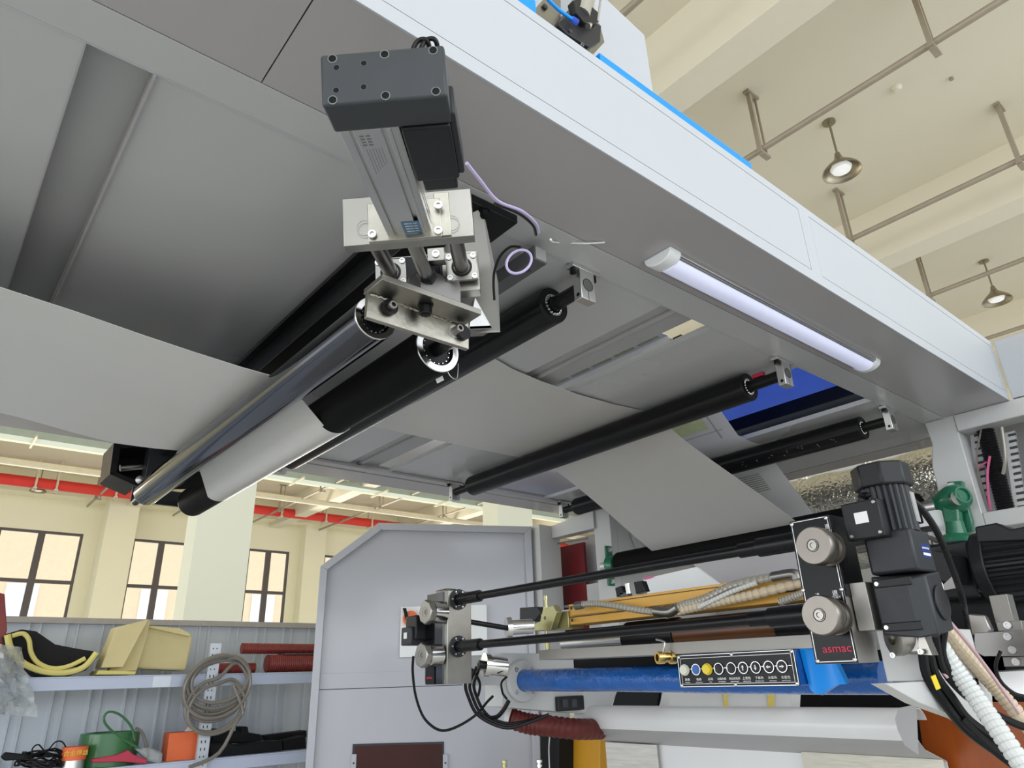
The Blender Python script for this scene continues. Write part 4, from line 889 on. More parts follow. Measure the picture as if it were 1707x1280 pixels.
# cables in the bay
r = E('bay_conduit', PX(1660, 780, 3.40), 'thick black corrugated conduit standing in the cable bay', 'conduit')
ribbed('conduit_tube', PX(1641, 712, 3.42), PX(1677, 850, 3.42), .034, 'cable', None, None, parent=r, pitch=.012, depth=.12, n=20)
for k, (a, b_) in enumerate((((1625, 720), (1640, 860)), ((1682, 720), (1700, 850)))):
    p, q = PX(*a, 3.44), PX(*b_, 3.44)
    rr2 = E('wiring_duct', p, ['slotted white wiring duct left of the conduit in the cable bay', 'slotted white wiring duct right of the conduit in the cable bay'][k], 'wiring duct')
    MB().prism([p - YA * .02, p + YA * .02, q + YA * .02, q - YA * .02], (.02, 0, 0)).build('duct_wall', 'machwhite', rr2)
    b = MB()
    for j in range(12):
        c = between(p, q, (j + .5) / 12) + V((-.001, 0, 0)); b.box((c.x - .002, c.y - .024, c.z - .006), (c.x, c.y + .004, c.z + .004))
    b.build('slots', 'gap', rr2)
MB().tube([PX(1645, 770, 3.39), PX(1637, 775, 3.39), PX(1632, 782, 3.4)], .004, n=6).build('pink_wire', 'pink', label='short pink wire branching left in the cable bay', cat='wire')
MB().tube([PX(1650, 760, 3.38), PX(1646, 790, 3.38), PX(1648, 830, 3.39), PX(1652, 850, 3.4)], .005, n=6).build('pink_wire', 'pink', label='long pink wire bundle running down beside the conduit', cat='wire')
MB().tube([PX(1636, 715, 3.39), PX(1628, 760, 3.39), PX(1634, 800, 3.39), PX(1650, 850, 3.4)], .004, n=6).build('grey_cable', 'greycoil', label='thin grey cable curving down in the cable bay', cat='cable')
MB().tube([PX(1670, 712, 3.38), PX(1676, 760, 3.38), PX(1672, 790, 3.4)], .007, n=8).build('braided_cable', 'greyhose', label='braided silver cable beside the conduit in the cable bay', cat='cable')
# ================================================================ UPPER CONTROL HEADS, RODS
XF = 1.42
def knob(r, x, y, z, R, L, nm='nip_wheel'):
    r = MB().lathe((x, y, z), -XA, [(0, R * .62), (L * .42, R * .62), (L * .42, R * .7), (L * .47, R * .7), (L * .47, R * .97), (L * .52, R), (L - .003, R), (L, R * .95), (L, 0)], 56).build(nm, 'knobm', r, bevel=.0005)
    MB().ring((x - L - .0005, y, z), (x - L + .001, y, z), R * .34, R * .30, 36).build('knob_groove', 'gap', r)
    MB().lathe((x - L, y, z), -XA, [(0, R * .24), (.003, R * .24), (.003, R * .14), (.0005, R * .12), (.0005, 0)], 24).build('centre_screw', 'steel', r)
def face_outline(r, x, y0, y1, z0, z1, m='alum', w=.0012):
    b = MB()
    for a, c in (((y0, z0), (y1, z0)), ((y1, z0), (y1, z1)), ((y1, z1), (y0, z1)), ((y0, z1), (y0, z0))):
        ya, yb = sorted((a[0], c[0])); za, zb = sorted((a[1], c[1])); b.box((x - .0006, ya - w / 2, za - w / 2), (x, yb + w / 2, zb + w / 2))
    b.build('outline', m, r)
# right head
r = E('control_unit', (1.46, .72, .01), 'tall black control head with two steel knobs, right end of the rods', 'control head', 'control heads')
Y0, Y1, Z0, Z1 = .682, .768, .008, .291
MB().box((XF, Y0, Z0), (1.508, Y1, Z1)).build('head_block', 'alud', r, bevel=.001)
MB().box((XF + .002, Y1 - .001, Z0 + .002), (1.505, Y1 + .002, Z1 - .001)).build('inner_cover', 'black', r)
MB().box((XF + .002, Y0 - .003, .13), (1.505, Y0, Z1)).build('upper_side_cover', 'panelblack', r)
MB().box((XF - .002, Y0, Z0), (XF, Y1, Z1)).build('face_plate', 'panelblack', r)
face_outline(r, XF - .002, Y0 + .003, Y1 - .004, Z0 + .004, Z1 - .003)
for y, z in ((Y0 + .005, Z1 - .006), (Y1 - .005, Z1 - .006), (Y0 + .005, Z0 + .006), (Y1 - .006, Z0 + .006), (Y0 + .003, .143), (Y1 - .003, .150)):
    MB().lathe((XF - .002, y, z), -XA, [(0, .0042), (.002, .0038), (.003, .002), (.003, 0)], 14).build('screw', 'alum', r)
for (px, py, z) in ((1355, 909, 0), (1366, 1025, 0)):
    c = PX(px, py, XF - .060); knob(r, XF - .002, c.y, c.z, .0375, .058)
    MB().lathe((XF - .002, c.y - .004, c.z - .002), -XA, [(0, .034), (.004, .034), (.004, .028), (.012, .026), (.012, 0)], 36).build('knob_flange', 'knobm', r)
text('退', .011, PX(1379, 878, XF - .0028), -YA, ZA, 'white', r); text('RETRET', .0058, PX(1379, 886, XF - .0028), -YA, ZA, 'white', r)
text('进', .010, PX(1363, 993, XF - .0028), -YA, ZA, 'white', r)
text('退', .012, PX(1392, 989, XF - .0028), -YA, ZA, 'white', r); text('RETRET', .0062, PX(1393, 996, XF - .0028), -YA, ZA, 'white', r)
text('asmac', .021, PX(1395, 1081, XF - .0028), -YA, ZA, 'redprint', r, sx=1.15)
# left head
r = E('control_unit', (1.46, 2.10, -.01), 'control head block with two octagonal knobs, left end of the rods', 'control head', 'control heads')
YL0, YL1, ZL0, ZL1 = 2.055, 2.175, -.010, .287
MB().box((XF + .004, YL0, ZL0), (1.525, YL1 - .05, ZL1)).build('head_block', 'steel', r, bevel=.002)
MB().box((XF, YL0 + .02, ZL0), (XF + .006, YL1, ZL1 - .004)).build('face_plate', 'chrome', r, bevel=.001)
MB().box((XF + .006, YL1 - .05, ZL0 + .01), (1.50, YL1, ZL1 - .01)).build('side_cover', 'mblack', r)
MB().box((XF - .004, 2.12, -.008), (XF, 2.172, .05)).build('black_badge', 'black', r)
text('asmac', .014, V((XF - .0046, 2.146, .012)), -YA, ZA, 'redprint', r)
for (px, py) in ((708, 1020), (701, 1092)):
    c = PX(px, py, XF - .075); 
    b = MB(); b.lathe((XF, c.y, c.z), -XA, [(0, .036), (.05, .036), (.05, .032), (.055, .032)], 36); b.build('knob_sleeve', 'mirror', r)
    b = MB(); b.lathe((XF - .05, c.y, c.z), -XA, [(0, .032), (.004, .040), (.022, .040), (.025, .037), (.025, 0)], 8); b.build('knob_disc', 'steel', r, bevel=.001)
    MB().ring((XF - .0756, c.y, c.z), (XF - .074, c.y, c.z), .016, .0135, 28).build('knob_groove', 'steeld', r)
    MB().lathe((XF - .075, c.y, c.z), -XA, [(0, .008), (.002, .008), (.002, .004), (0, .003), (0, 0)], 20).build('centre_screw', 'steel', r)
MB().box((XF - .04, 2.18, .135), (XF + .03, 2.25, .215)).build('rear_gear_box', 'mblack', r, bevel=.004)
p = PX(683, 1075, XF - .02); q = PX(702, 1052, XF - .02)
MB().box((XF - .05, 2.195, .118), (XF + .03, 2.262, .178)).build('terminal_box', 'mgrey', r, bevel=.004)
MB().box((XF - .0515, 2.222, .140), (XF - .05, 2.242, .160)).build('small_label', 'card', r)
MB().box((XF + .02, 2.18, -.0), (XF + .06, 2.215, .12)).build('lower_gear_box', 'steeld', r, bevel=.003)
MB().box((XF + .03, 2.10, .26), (1.50, 2.17, .30)).build('top_cover', 'steeld', r, bevel=.006)
# rods
def rod(z, zl, lab):
    x = 1.468
    r = E('control_rod', (x, 1.4, z), lab, 'rod', 'black control rods')
    MB().cyl((x, .775, z), (x, 2.055, z), .0125, n=28).build('rod', 'black', r)
    MB().cyl((x, 1.93, z), (x, 2.052, z), .019, n=32).build('left_sleeve', 'black', r, bevel=.002)
    MB().cyl((x, .770, z), (x, .88, z), .021, n=32).build('right_sleeve', 'black', r, bevel=.001)
    MB().cyl((x, .88, z), (x, .93, z), .0165, n=32).build('right_collar', 'black', r, bevel=.001)
    MB().lathe((x, 2.054, z), -YA, [(0, .034), (.007, .034), (.007, .022), (.0, .022)], 36).build('flange', 'mgrey', r)
    b = MB()
    for k in range(6):
        a = k * math.pi / 3; b.lathe((x + .028 * math.cos(a), 2.047, z + .028 * math.sin(a)), -YA, [(0, .0035), (.002, .003), (.002, 0)], 10)
    b.build('flange_screws', 'alum', r)
rod(.258, 0, 'upper long black control rod between the two control heads')
rod(.106, 0, 'lower long black control rod between the two control heads')
# ---- gear motor beside the right head
r = E('gear_motor', (1.52, .60, .05), 'upright black gear motor with corrugated cable beside the right control head', 'motor')
cx, cy = 1.495, .592
fr = (XA, YA, ZA)
MB().prism([V((cx + .056 * math.cos(a), cy + .056 * math.sin(a), .335)) for a in [math.radians(22.5 + 45 * k) for k in range(8)]], (0, 0, .048)).build('fan_cover', 'mblack', r, bevel=.004)
b = MB(); pts = []
for k in range(72):
    a = 2 * math.pi * k / 72; R = .0465 if k % 3 else .0425; pts.append(V((cx + R * math.cos(a), cy + R * math.sin(a), .245)))
b.prism(pts, (0, 0, .092)); b.build('finned_body', 'mgrey', r)
MB().box((cx - .045, cy - .045, .165), (cx + .045, cy + .045, .246)).build('gear_stage', 'mgrey', r, bevel=.006)
MB().prism([V((cx - .05, cy + .045, .055)), V((cx - .05, cy - .02, .045)), V((cx - .03, cy - .048, .05)), V((cx + .045, cy - .048, .06)), V((cx + .05, cy + .045, .06))], (0, 0, .108)).build('right_angle_gearbox', 'mgrey', r, bevel=.004)
for z in (.148, .068):
    MB().box((cx - .052, cy - .03, z - .008), (cx - .048, cy + .042, z + .008)).build('cast_rib', 'mblack', r, bevel=.002)
    MB().lathe((cx - .051, cy + .034, z), -XA, [(0, .005), (.004, .004), (.004, 0)], 12).build('screw', 'alum', r)
MB().lathe((cx + .012, cy - .048, .108), -YA, [(0, .032), (.004, .032), (.005, .028), (.005, 0)], 40).build('side_disc', 'mblack', r, bevel=.001)
MB().box((cx - .075, cy - .012, .232), (cx - .038, cy + .062, .306)).build('terminal_box', 'mblack', r, bevel=.003)
MB().box((cx - .0765, cy + .012, .262), (cx - .075, cy + .038, .284)).build('white_sticker', 'card', r, label='small white sticker')
for y, z in ((.052, .240), (-.004, .240), (-.004, .299)): MB().lathe((cx - .075, cy + y, z), -XA, [(0, .004), (.002, .003), (.002, 0)], 10).build('screw', 'steeld', r)
MB().lathe((cx - .045, cy + .03, .304), ZA, [(0, .010), (.010, .010), (.010, .007), (.018, .007), (.018, 0)], 8).build('cable_gland', 'mblack', r)
MB().box((cx - .005, cy - .0455, .192), (cx + .030, cy - .0451, .218)).build('maker_label', 'bluedeep', r, label='small blue and white label')
text('GEAR MOTOR', .005, V((cx + .012, cy - .0456, .210)), XA, ZA, 'white', r)
MB().box((cx - .004, cy - .0458, .196), (cx + .029, cy - .0454, .201)).build('label_strip', 'card', r)
MB().cbox(V((cx + .012, cy - .0455, .292)), (XA, YA, ZA), (.022, .0012, .06)).build('rating_plate', 'alum', r)
MB().box((XF + .02, Y0 - .035, .065), (XF + .07, Y0 - .003, .155)).build('mounting_plate', 'alud', r, bevel=.001)
# corrugated black cable from the gear motor
p = [V((cx - .045, cy + .03, .322)), PD(1445, 826, 1.42), PD(1470, 819, 1.44), PD(1500, 823, 1.46), PD(1530, 842, 1.5), PD(1556, 876, 1.55), PD(1575, 915, 1.6), PD(1594, 965, 1.65), PD(1605, 1000, 1.7), PD(1612, 1040, 1.7), PD(1621, 1085, 1.65), PD(1625, 1130, 1.6), PD(1628, 1185, 1.55)]
MB().tube(p, .0078, n=10, smooth=22, rf=lambda i: 1.0 if i % 2 else .80).build('corrugated_cable', 'cable', label='black corrugated cable arching from the gear motor down to the lower right', cat='cable')
# lower small chrome motor under the gear motor
c = PX(1498, 1062, 1.50)
r = E('knob_drive', c, 'small shiny drive with steel disc beneath the gear motor', 'drive')
MB().lathe(c + XA * .0, (-.75, .6, .0), [(-.05, .02), (-.03, .026), (0, .034), (.012, .034), (.014, .030), (.014, .014), (.008, .013), (.008, 0)], 36).build('disc', 'steel', r)
MB().cbox(c + V((.02, -.025, -.005)), (XA, YA, ZA), (.05, .03, .055)).build('body', 'steeld', r, bevel=.006)
MB().prism([c + V((-.005, -.03, -.032)), c + V((-.005, -.045, .02)), c + V((-.005, -.055, -.035))], (.03, 0, 0)).build('gusset', 'steel', r)
for dy, dz in ((.012, -.032), (-.04, -.028)): MB().screw(c + V((-.012, dy, dz)), -XA, .005, .005).build('screw', 'alum', r)
# ---- steel tray, yellow chamber, dark rollers between the heads
XT = 1.62
r = E('drip_tray', (XT, 1.45, .05), 'long stainless drip tray under the yellow beam', 'tray')
q = [PX(898, 1083, 1.72), PX(898, 1102, 1.72), PX(1358, 1076, 1.72), PX(1358, 1058, 1.72)]
MB().prism([V((1.72, q[0].y, .088)), V((1.72, q[0].y, .056)), V((1.72, .93, .046)), V((1.72, .93, .078))], (.16, 0, 0)).build('tray_body', 'alud', r, bevel=.001)
r = E('yellow_beam', (1.95, 1.5, .17), 'long yellow varnished beam with grooves behind the rods', 'beam')
yb0, yb1 = 1.0, 1.955
MB().box((1.90, yb0, .176), (2.0, yb1, .248)).build('beam_body', 'yellow', r, bevel=.002)
MB().box((1.885, yb0, .205), (1.90, 1.93, .236)).build('front_strip', 'yellow', r, bevel=.002)
MB().box((1.898, yb0, .200), (1.8995, yb1, .203)).build('groove', 'gap', r); MB().box((1.898, yb0, .238), (1.8995, yb1, .240)).build('groove', 'gap', r)
MB().box((1.89, 1.95, .165), (1.97, 2.10, .225)).build('end_piece', 'yolive', r, bevel=.002, label='bright yellow end piece')
for z in (.19, .232): MB().lathe((1.885, 1.925, z), -XA, [(0, .006), (.001, .006), (.001, 0)], 12).build('bolt_hole', 'gap', r)
# toggle clamp near the left end
r = E('toggle_clamp', (1.85, 2.09, .08), 'yellow zinc-plated clamp at the left end of the yellow beam', 'clamp')
c = PX(915, 1030, 1.85)
MB().prism([PX(a, b_, 1.85) for a, b_ in ((905, 1015), (922, 1008), (928, 1020), (918, 1050), (890, 1052), (888, 1040), (900, 1036))], (.03, 0, 0)).build('clamp_body', 'yolive', r, bevel=.002)
MB().lathe(PX(911, 1016, 1.86), ZA, [(0, .012), (.01, .012), (.01, .006), (.035, .006), (.035, .008), (.05, .007), (.05, 0)], 12).build('knurled_screw', 'yolive', r)
MB().lathe(PX(912, 1068, 1.86), ZA, [(-.03, 0), (-.03, .010), (.02, .010), (.02, .004), (.05, .004), (.05, 0)], 10).build('lower_screw', 'yolive', r)
MB().ring(PX(909, 1030, 1.849), PX(909, 1030, 1.852), .006, .004, 14).build('eye', 'gap', r)
MB().prism([PX(a, b_, 1.95) for a, b_ in ((866, 1013), (896, 1011), (902, 1022), (890, 1036), (866, 1033))], (.08, 0, 0)).build('sensor_box', 'mgrey', r, bevel=.003)
# short shaft + wheel left
r = E('adjusting_shaft', (1.62, 2.05, .12), 'short black shaft with shiny steel wheel near the left control head', 'shaft')
a_, b2 = PX(781, 1036, 1.55), PX(852, 1048, 1.72)
MB().cyl(a_, b2, .009, n=20).build('shaft', 'black', r)
c = PX(848, 1046, 1.72); d = V((.75, -.35, .03)).normalized()
MB().lathe(c, d, [(-.01, 0), (-.01, .035), (.008, .037), (.010, .026), (.09, .026), (.09, 0)], 40).build('wheel', 'mirror', r)
# lower chrome cylinder near the left arm
r = E('chrome_cylinder', (1.72, 2.25, .0), 'short chrome cylinder clamped on the left arm', 'cylinder')
c = PX(872, 1141 - 5, 1.78); a_ = PX(805, 1138 - 4, 1.62)
c1 = PX(812, 1132 - 4 + 0, 1.66)
a_ = PX(806, 1108, 1.66); b2 = PX(842, 1112, 1.74)
MB().lathe(a_, b2 - a_, [(0, 0), (0, .040), (.02, .040), (.02, .034), ((b2 - a_).length, .034), ((b2 - a_).length, 0)], 36).build('body', 'mirror', r)
MB().lathe(a_, a_ - b2, [(0, .014), (.02, .014), (.02, .008), (.025, 0)], 20).build('nose', 'mblack', r)
# dark rollers under the yellow beam
r = E('ink_roller', (1.9, 1.35, .09), 'dark roller with brown middle section below the yellow beam', 'roller')
def rollseg(ya, yb, x, z, R, m, nm, lab=None): MB().cyl((x, ya, z), (x, yb, z), R, n=56).build(nm, m, r, lab, bevel=.002)
XI = 2.0; ZI = .118
ya_, yb_ = PX(1305, 1040, XI).y, PX(1135, 1060, XI).y
rollseg(1.0, ya_, XI, ZI, .056, 'black', 'right_sleeve'); rollseg(ya_, yb_, XI, ZI, .050, mat('brown_amber_coating', (.10, .035, .010), .25, var=.3), 'brown_section', 'brown coated section'); rollseg(yb_, yb_ + .22, XI, ZI, .056, 'black', 'left_sleeve'); rollseg(yb_ + .22, 2.1, XI, ZI, .02, 'alum', 'shaft')
MB().box((2.05, 1.0, -.05), (2.08, 2.1, .17)).build('dark_backplate', 'blackmatte', label='dark plate behind the brown-centred roller', cat='plate')
# flexible grey hoses in front of the beam
def ghose(px, lab, R=.011, m='greyhose', x=1.84):
    P = [PX(a, b_, x) for a, b_ in px]
    MB().tube(P, R, n=12, smooth=20, rf=lambda i: (1.0, 1.0, .80)[i % 3]).build('flexible_hose', m, smooth=15, label=lab, cat='hose', group='ribbed hoses on the yellow beam')
ghose([(965, 1008), (990, 1006), (1020, 1009), (1060, 1016), (1095, 1021)], 'grey ribbed hose on the left half of the yellow beam')
ghose([(1110, 1020), (1140, 1008), (1175, 998), (1225, 975), (1290, 962)], 'upper grey ribbed hose rising to a metal elbow on the yellow beam', .013)
ghose([(1110, 1024), (1150, 1014), (1200, 1003), (1260, 990), (1345, 968)], 'yellowish ribbed hose running below the upper hose to the right head', .014, 'yelhose')
ghose([(1165, 1012), (1190, 1000), (1225, 984), (1260, 972)], 'thin lilac ribbed hose between the two larger hoses', .007, 'whitehose', 1.825)
ghose([(1300, 1003), (1330, 992), (1350, 984)], 'short grey ribbed hose end at the right of the yellow beam', .011)
MB().tube([PX(a, b_, 1.83) for a, b_ in ((1288, 962), (1310, 958), (1325, 957), (1330, 966))], .014, n=14).build('pipe_elbow', 'steeld', label='metal elbow at the end of the upper ribbed hose', cat='elbow')
MB().tube([PX(a, b_, 1.83) for a, b_ in ((1092, 1018), (1115, 1020), (1130, 1012))], .016, n=12).build('hose_joint', 'steel', label='hose joint with clamps in the middle of the yellow beam', cat='joint')
MB().cyl(PX(960, 1010, 1.84), PX(972, 1008, 1.84), .014, n=12).build('hose_fitting', 'steeld', label='hose fitting at the left end of the yellow beam', cat='fitting')
# brass fitting
p = PX(1106, 1096, 1.70); r = E('brass_fitting', p, 'brass pipe fitting hanging below the steel tray', 'fitting')
MB().lathe(p, (-.7, .3, 0), [(-.05, .014), (-.035, .014), (-.035, .018), (-.02, .018), (-.02, .013), (.0, .013), (.0, .017), (.02, .017), (.02, .010), (.0, .009), (.0, 0)], 20).build('body', 'brass', r)
MB().tube([p + V((0, 0, .015)), p + V((0, -.01, .04)), p + V((0, .02, .05))], .003, n=6).build('hook_wire', 'alum', r)
# ---- blue wrapped pipe and arms
r = E('blue_pipe', (1.96, 1.6, -.03), 'blue film-wrapped pipe running between the white arms', 'pipe')
ya, yb = .80, 2.30
A1, B1 = PX(1470, 1127, 1.956), PX(868, 1133, 1.956)
MB().tube([V((1.956, .88, -.026)), V((1.956, 1.3, -.022)), V((1.956, 1.8, -.012)), V((1.956, 2.285, -.008))], .040, n=36, smooth=8).build('pipe_wrap', 'bluepaint', r)
MB().lathe((1.956, 2.285, -.008), YA, [(0, .041), (.002, .075), (.012, .078), (.022, .078), (.022, 0)], 44).build('flange', 'machwhite', r, bevel=.001)
for k in range(4):
    a = math.pi / 4 + k * math.pi / 2; MB().screw((1.956 + .058 * math.cos(a), 2.287, -.008 + .058 * math.sin(a)), -YA, .009, .003).build('screw', 'alum', r)
# left arm
r = E('left_arm', (2.6, 2.35, -.2), 'white tapered arm at the left, holding the blue pipe', 'arm')
b = MB()
b.prism([V((1.86, 2.31, .095)), V((2.44, 2.31, .09)), V((2.52, 2.31, -.06)), V((2.44, 2.31, -.155)), V((2.2, 2.31, -.135)), V((1.86, 2.31, -.098))], (0, .11, 0)); b.build('arm_body', 'machwhite', r, bevel=.003)
MB().box((1.70, 2.31, -.02), (1.86, 2.35, .085)).build('nose_plate', 'machwhite', r, bevel=.003)
MB().cbox(PY(950, 1172, 2.30), (XA, YA, ZA), (.15, .02, .055)).build('hinge_block', 'mgrey', r, bevel=.004)
for px in (942, 957): MB().cbox(PY(px, 1172, 2.288), (XA, YA, ZA), (.03, .003, .03)).build('square_hole', 'gap', r)
# right arm
r = E('right_arm', (2.4, .80, -.2), 'white arm end block at the right, just below the gear motor', 'arm')
xe = 1.66
E0 = [PX(1472, 1060, xe), PX(1538, 1040, xe), PX(1548, 1136, xe), PX(1476, 1138, xe)]
ye1, ye0 = .745, .655
MB().box((xe, ye0, -.030), (1.95, ye1, .075)).build('arm_tube', 'machwhite', r, bevel=.002)
MB().prism([PY(a, b_, .66) for a, b_ in ((1476, 1139), (1534, 1172), (1605, 1198), (1660, 1240), (1652, 1128), (1548, 1135))], (0, .03, 0)).build('gusset_plate', 'machwhite', r, bevel=.002)
# button panel
r = E('button_panel', (1.70, 1.14, -.035), 'black push-button panel with nine round buttons below the drip tray', 'control panel')
xp = 1.70; yl, yr, zb, zt_ = 1.324, .969, -.036, .046
MB().box((xp, yr, zb), (xp + .09, yl, zt_)).build('case', 'bluepaint', r, bevel=.003)
MB().box((xp - .003, yr, zb), (xp, yl, zt_)).build('face_plate', 'panelblack', r)
face_outline(r, xp - .003, yr + .0015, yl - .0015, zb + .0015, zt_ - .0015, w=.0016); face_outline(r, xp - .003, yr + .010, yl - .010, zb + .008, zt_ - .009, w=.0009)
for y in (yr + .006, (yr + yl) / 2, yl - .006):
    for z in (zb + .005, zt_ - .005): MB().lathe((xp - .003, y, z), -XA, [(0, .0045), (.002, .004), (.003, .002), (.003, 0)], 12).build('screw', 'alum', r)
zc = .008
MB().box((xp - .0036, yr + .012, zc + .0008), (xp - .003, yl - .02, zc + .0026)).build('centre_line', 'alum', r)
btn = [(1143, 'creambtn', ''), (1162, 'bluebtn', ''), (1181, 'yel', ''), (1200, 'black', ''), (1221, 'black', ''), (1241, 'black', '↑'), (1262, 'black', '↓'), (1284, 'black', '←'), (1306, 'black', '→')]
cap = ['放卷', '收卷', '点动', '前辊色距', '前后离色距', '上套色', '下套色', '左套色', '右套色']; en = ['WINDING', 'SLOWDOWN', 'RUN', 'FRONTSHAFT', 'FRONTBEHIND', 'UPPERCOLOR', 'DOWNCOLOR', 'LEFTCOLOR', 'RIGHTCOLOR']
for k, (px, m_, ar_) in enumerate(btn):
    yb_ = PX(px, 1112, xp).y; c = V((xp - .003, yb_, zc))
    br_ = MB().ring(c, c - XA * .004, .0145, .0125, 30).build('button_ring', 'alum' if k != 0 and k != 2 else m_, r)
    MB().lathe(c, -XA, [(0, .0125), (.010 if k in (0, 2) else .004, .0125), (.011 if k in (0, 2) else .005, .0115), (.010 if k in (0, 2) else .004, 0)], 28).build('button', m_, br_)
    if ar_:
        up = {'↑': ZA, '↓': -ZA, '←': YA, '→': -YA}[ar_]; sd = up.cross(XA); o = c - XA * .0055
        MB().prism([o + up * .007, o + sd * .004 + up * .001, o + sd * .0015 + up * .001, o + sd * .0015 - up * .006, o - sd * .0015 - up * .006, o - sd * .0015 + up * .001, o - sd * .004 + up * .001], (-.0005, 0, 0)).build('arrow', 'white', br_)
    if k in (3, 4): MB().box((xp - .009, yb_ + .010, zc - .008), (xp - .003, yb_ + .012, zc + .008)).build('selector_mark', 'white', br_)
    text(cap[k], .0075 if len(cap[k]) < 4 else .0062, V((xp - .0036, yb_ - .004, zb + .019)), -YA, ZA, 'white', r, sx=1.1)
    text(en[k], .0036, V((xp - .0036, yb_ - .004, zb + .012)), -YA, ZA, 'white', r)
# blue wrap between panel and head
b = MB(); rows = []
for i in range(9):
    t = i / 8; rows.append([V((1.72 + .02 * math.sin(3 * t) , .968 - .075 * t, .055 - .01 * t + .0 * j)) if j == 0 else V((1.735 - .02 * math.sin(4 * t), .966 - .085 * t, -.045 - .01 * math.sin(5 * t))) for j in range(2)])
MB().sheet(rows, .02).build('blue_wrap', 'bluefilm', label='crumpled bright blue film wrapped beside the button panel', cat='film')
# ================================================================ LOWER WEBS
r = E('lower_web', (2.3, 1.7, -.5), 'wide white web folded over a roller below the blue pipe', 'film')
xs_ = 2.30; YN, YF = .985, 2.372
prof = []
for k in range(15):
    a = math.radians(20 + 200 * k / 14); prof.append((2.35 + .050 * math.cos(a), -.166 + .050 * math.sin(a)))
def prow(prof, yn0, yf0, m, lab=None, n=4):
    rows = [[V((x, yn0 + (yf0 - yn0) * k / n, z)) for x, z in prof] for k in range(n + 1)]
    return MB().sheet(rows, .002).build('film', m, r, lab, smooth=60)
prow(prof, YN, YF, 'filmw', 'bright white top roll of the web')
prow([prof[-1], (2.34, -.222), (2.47, -.262)], YN, YF - .02, 'film_shade', 'underside of the web in painted shade grey')
prow([(2.47, -.262), (2.475, -.9)], YN, YF - .03, 'filmw')
b = MB(); 
MB().box((2.44, YN, -.9), (2.446, 1.43, -.256)).build('textured_strip', mat('woven_print', (.60, .57, .48), .5, var=.25, scale=14, aniso=(1, 1, 12)), r, label='cream web strip with fine wood-like grain at the right')
MB().box((2.445, 2.06, -.9), (2.45, 2.34, -.262)).build('textured_strip', mat('woven_print_left', (.60, .58, .54), .4, var=.3, scale=10, aniso=(1, 1, 14)), r, label='cream streaked web strip at the left')
MB().prism([PX(a, b_, 2.25) for a, b_ in ((1498, 1180), (1527, 1174), (1531, 1258), (1508, 1242), (1496, 1216), (1492, 1198))], (.002, 0, 0)).build('end_flap', 'film_shade', r, label='grey loose end flap of the web')
# strip hanging from the blue pipe to the roll
r = E('hanging_web', (2.2, 1.2, -.12), 'narrow white web with two yellow lines hanging behind the button panel', 'film')
def yl_(px0, px1):
    a, b_, c, d = PX(px0, 1141, 2.09), PX(px1, 1141, 2.09), PX(px1, 1178, 2.30), PX(px0, 1178, 2.30)
    return MB().prism([a, b_, c, d], (-.001, 0, 0)).build('yellow_line', 'yel', r)
MB().prism([PX(1110, 1141, 2.12), PX(1335, 1141, 2.12), PX(1333, 1179, 2.32), PX(1098, 1179, 2.32)], (.002, 0, 0)).build('front_film', 'filmw', r)
yl_(1206, 1213); yl_(1280, 1291)
MB().box((2.9, .9, -1.0), (2.93, 2.2, .06)).build('dark_backdrop', 'blackmatte', label='painted-dark interior bulkhead behind the blue pipe', cat='backdrop')  # dark sheet standing in for the unlit machine interior
MB().prism([PX(a, b_, 2.75) for a, b_ in ((1030, 1145), (1100, 1145), (1095, 1180), (1020, 1180))], (.02, 0, 0)).build('glossy_black_panel', 'black', label='glossy black panel under the left part of the blue pipe', cat='panel')
# amber guard at the lower right
P = [PX(a, b_, 2.50) for a, b_ in ((1528, 1172), (1545, 1170), (1707, 1170), (1760, 1400), (1560, 1400))]
MB().prism(P, (.012, 0, 0)).build('amber_guard', 'amber', label='large orange-brown acrylic guard at the lower right', cat='guard')
# red duct hose + ochre cabinet bits
r = E('red_duct', (1.9, 2.3, -.2), 'dark red ribbed duct hose curving below the left arm', 'hose')
P = [PX(848, 1196, 2.0), PX(880, 1206, 2.05), PX(915, 1210, 2.1), PX(960, 1215, 2.2), PX(1000, 1215, 2.35)]
MB().tube(P, .040, n=20, smooth=14, rf=lambda i: 1.0 if i % 3 else .90).build('ribbed_skin', 'ductred', r)
MB().lathe(P[0], P[0] - P[1], [(-.01, .045), (.01, .046), (.01, .03), (0, .0)], 26).build('clamp_end', 'machwhite', r)
MB().prism([PX(a, b_, 2.7) for a, b_ in ((930, 1222), (1000, 1222), (1000, 1400), (925, 1400))], (.3, 0, 0)).build('ochre_cabinet', 'ochre', label='ochre yellow cabinet below the red duct hose', cat='cabinet', bevel=.004)
MB().prism([PX(a, b_, 2.6) for a, b_ in ((901, 1222), (932, 1222), (930, 1400), (898, 1400))], (.1, 0, 0)).build('black_post', 'blackmatte', label='black upright post left of the ochre cabinet', cat='post', bevel=.003)
MB().tube([PX(917, 1222, 2.58), PX(915, 1250, 2.58), PX(917, 1300, 2.58)], .003, n=6).build('cord', 'whitehose', label='thin white cord on the black post', cat='cord')
c = PX(873, 1290, 1.95); MB().lathe(c, ZA, [(-.1, .05), (-.02, .05), (.0, .045), (.012, .035), (.015, 0)], 30).build('handwheel', 'black', label='round black wheel rim at the bottom edge under the red duct', cat='wheel')
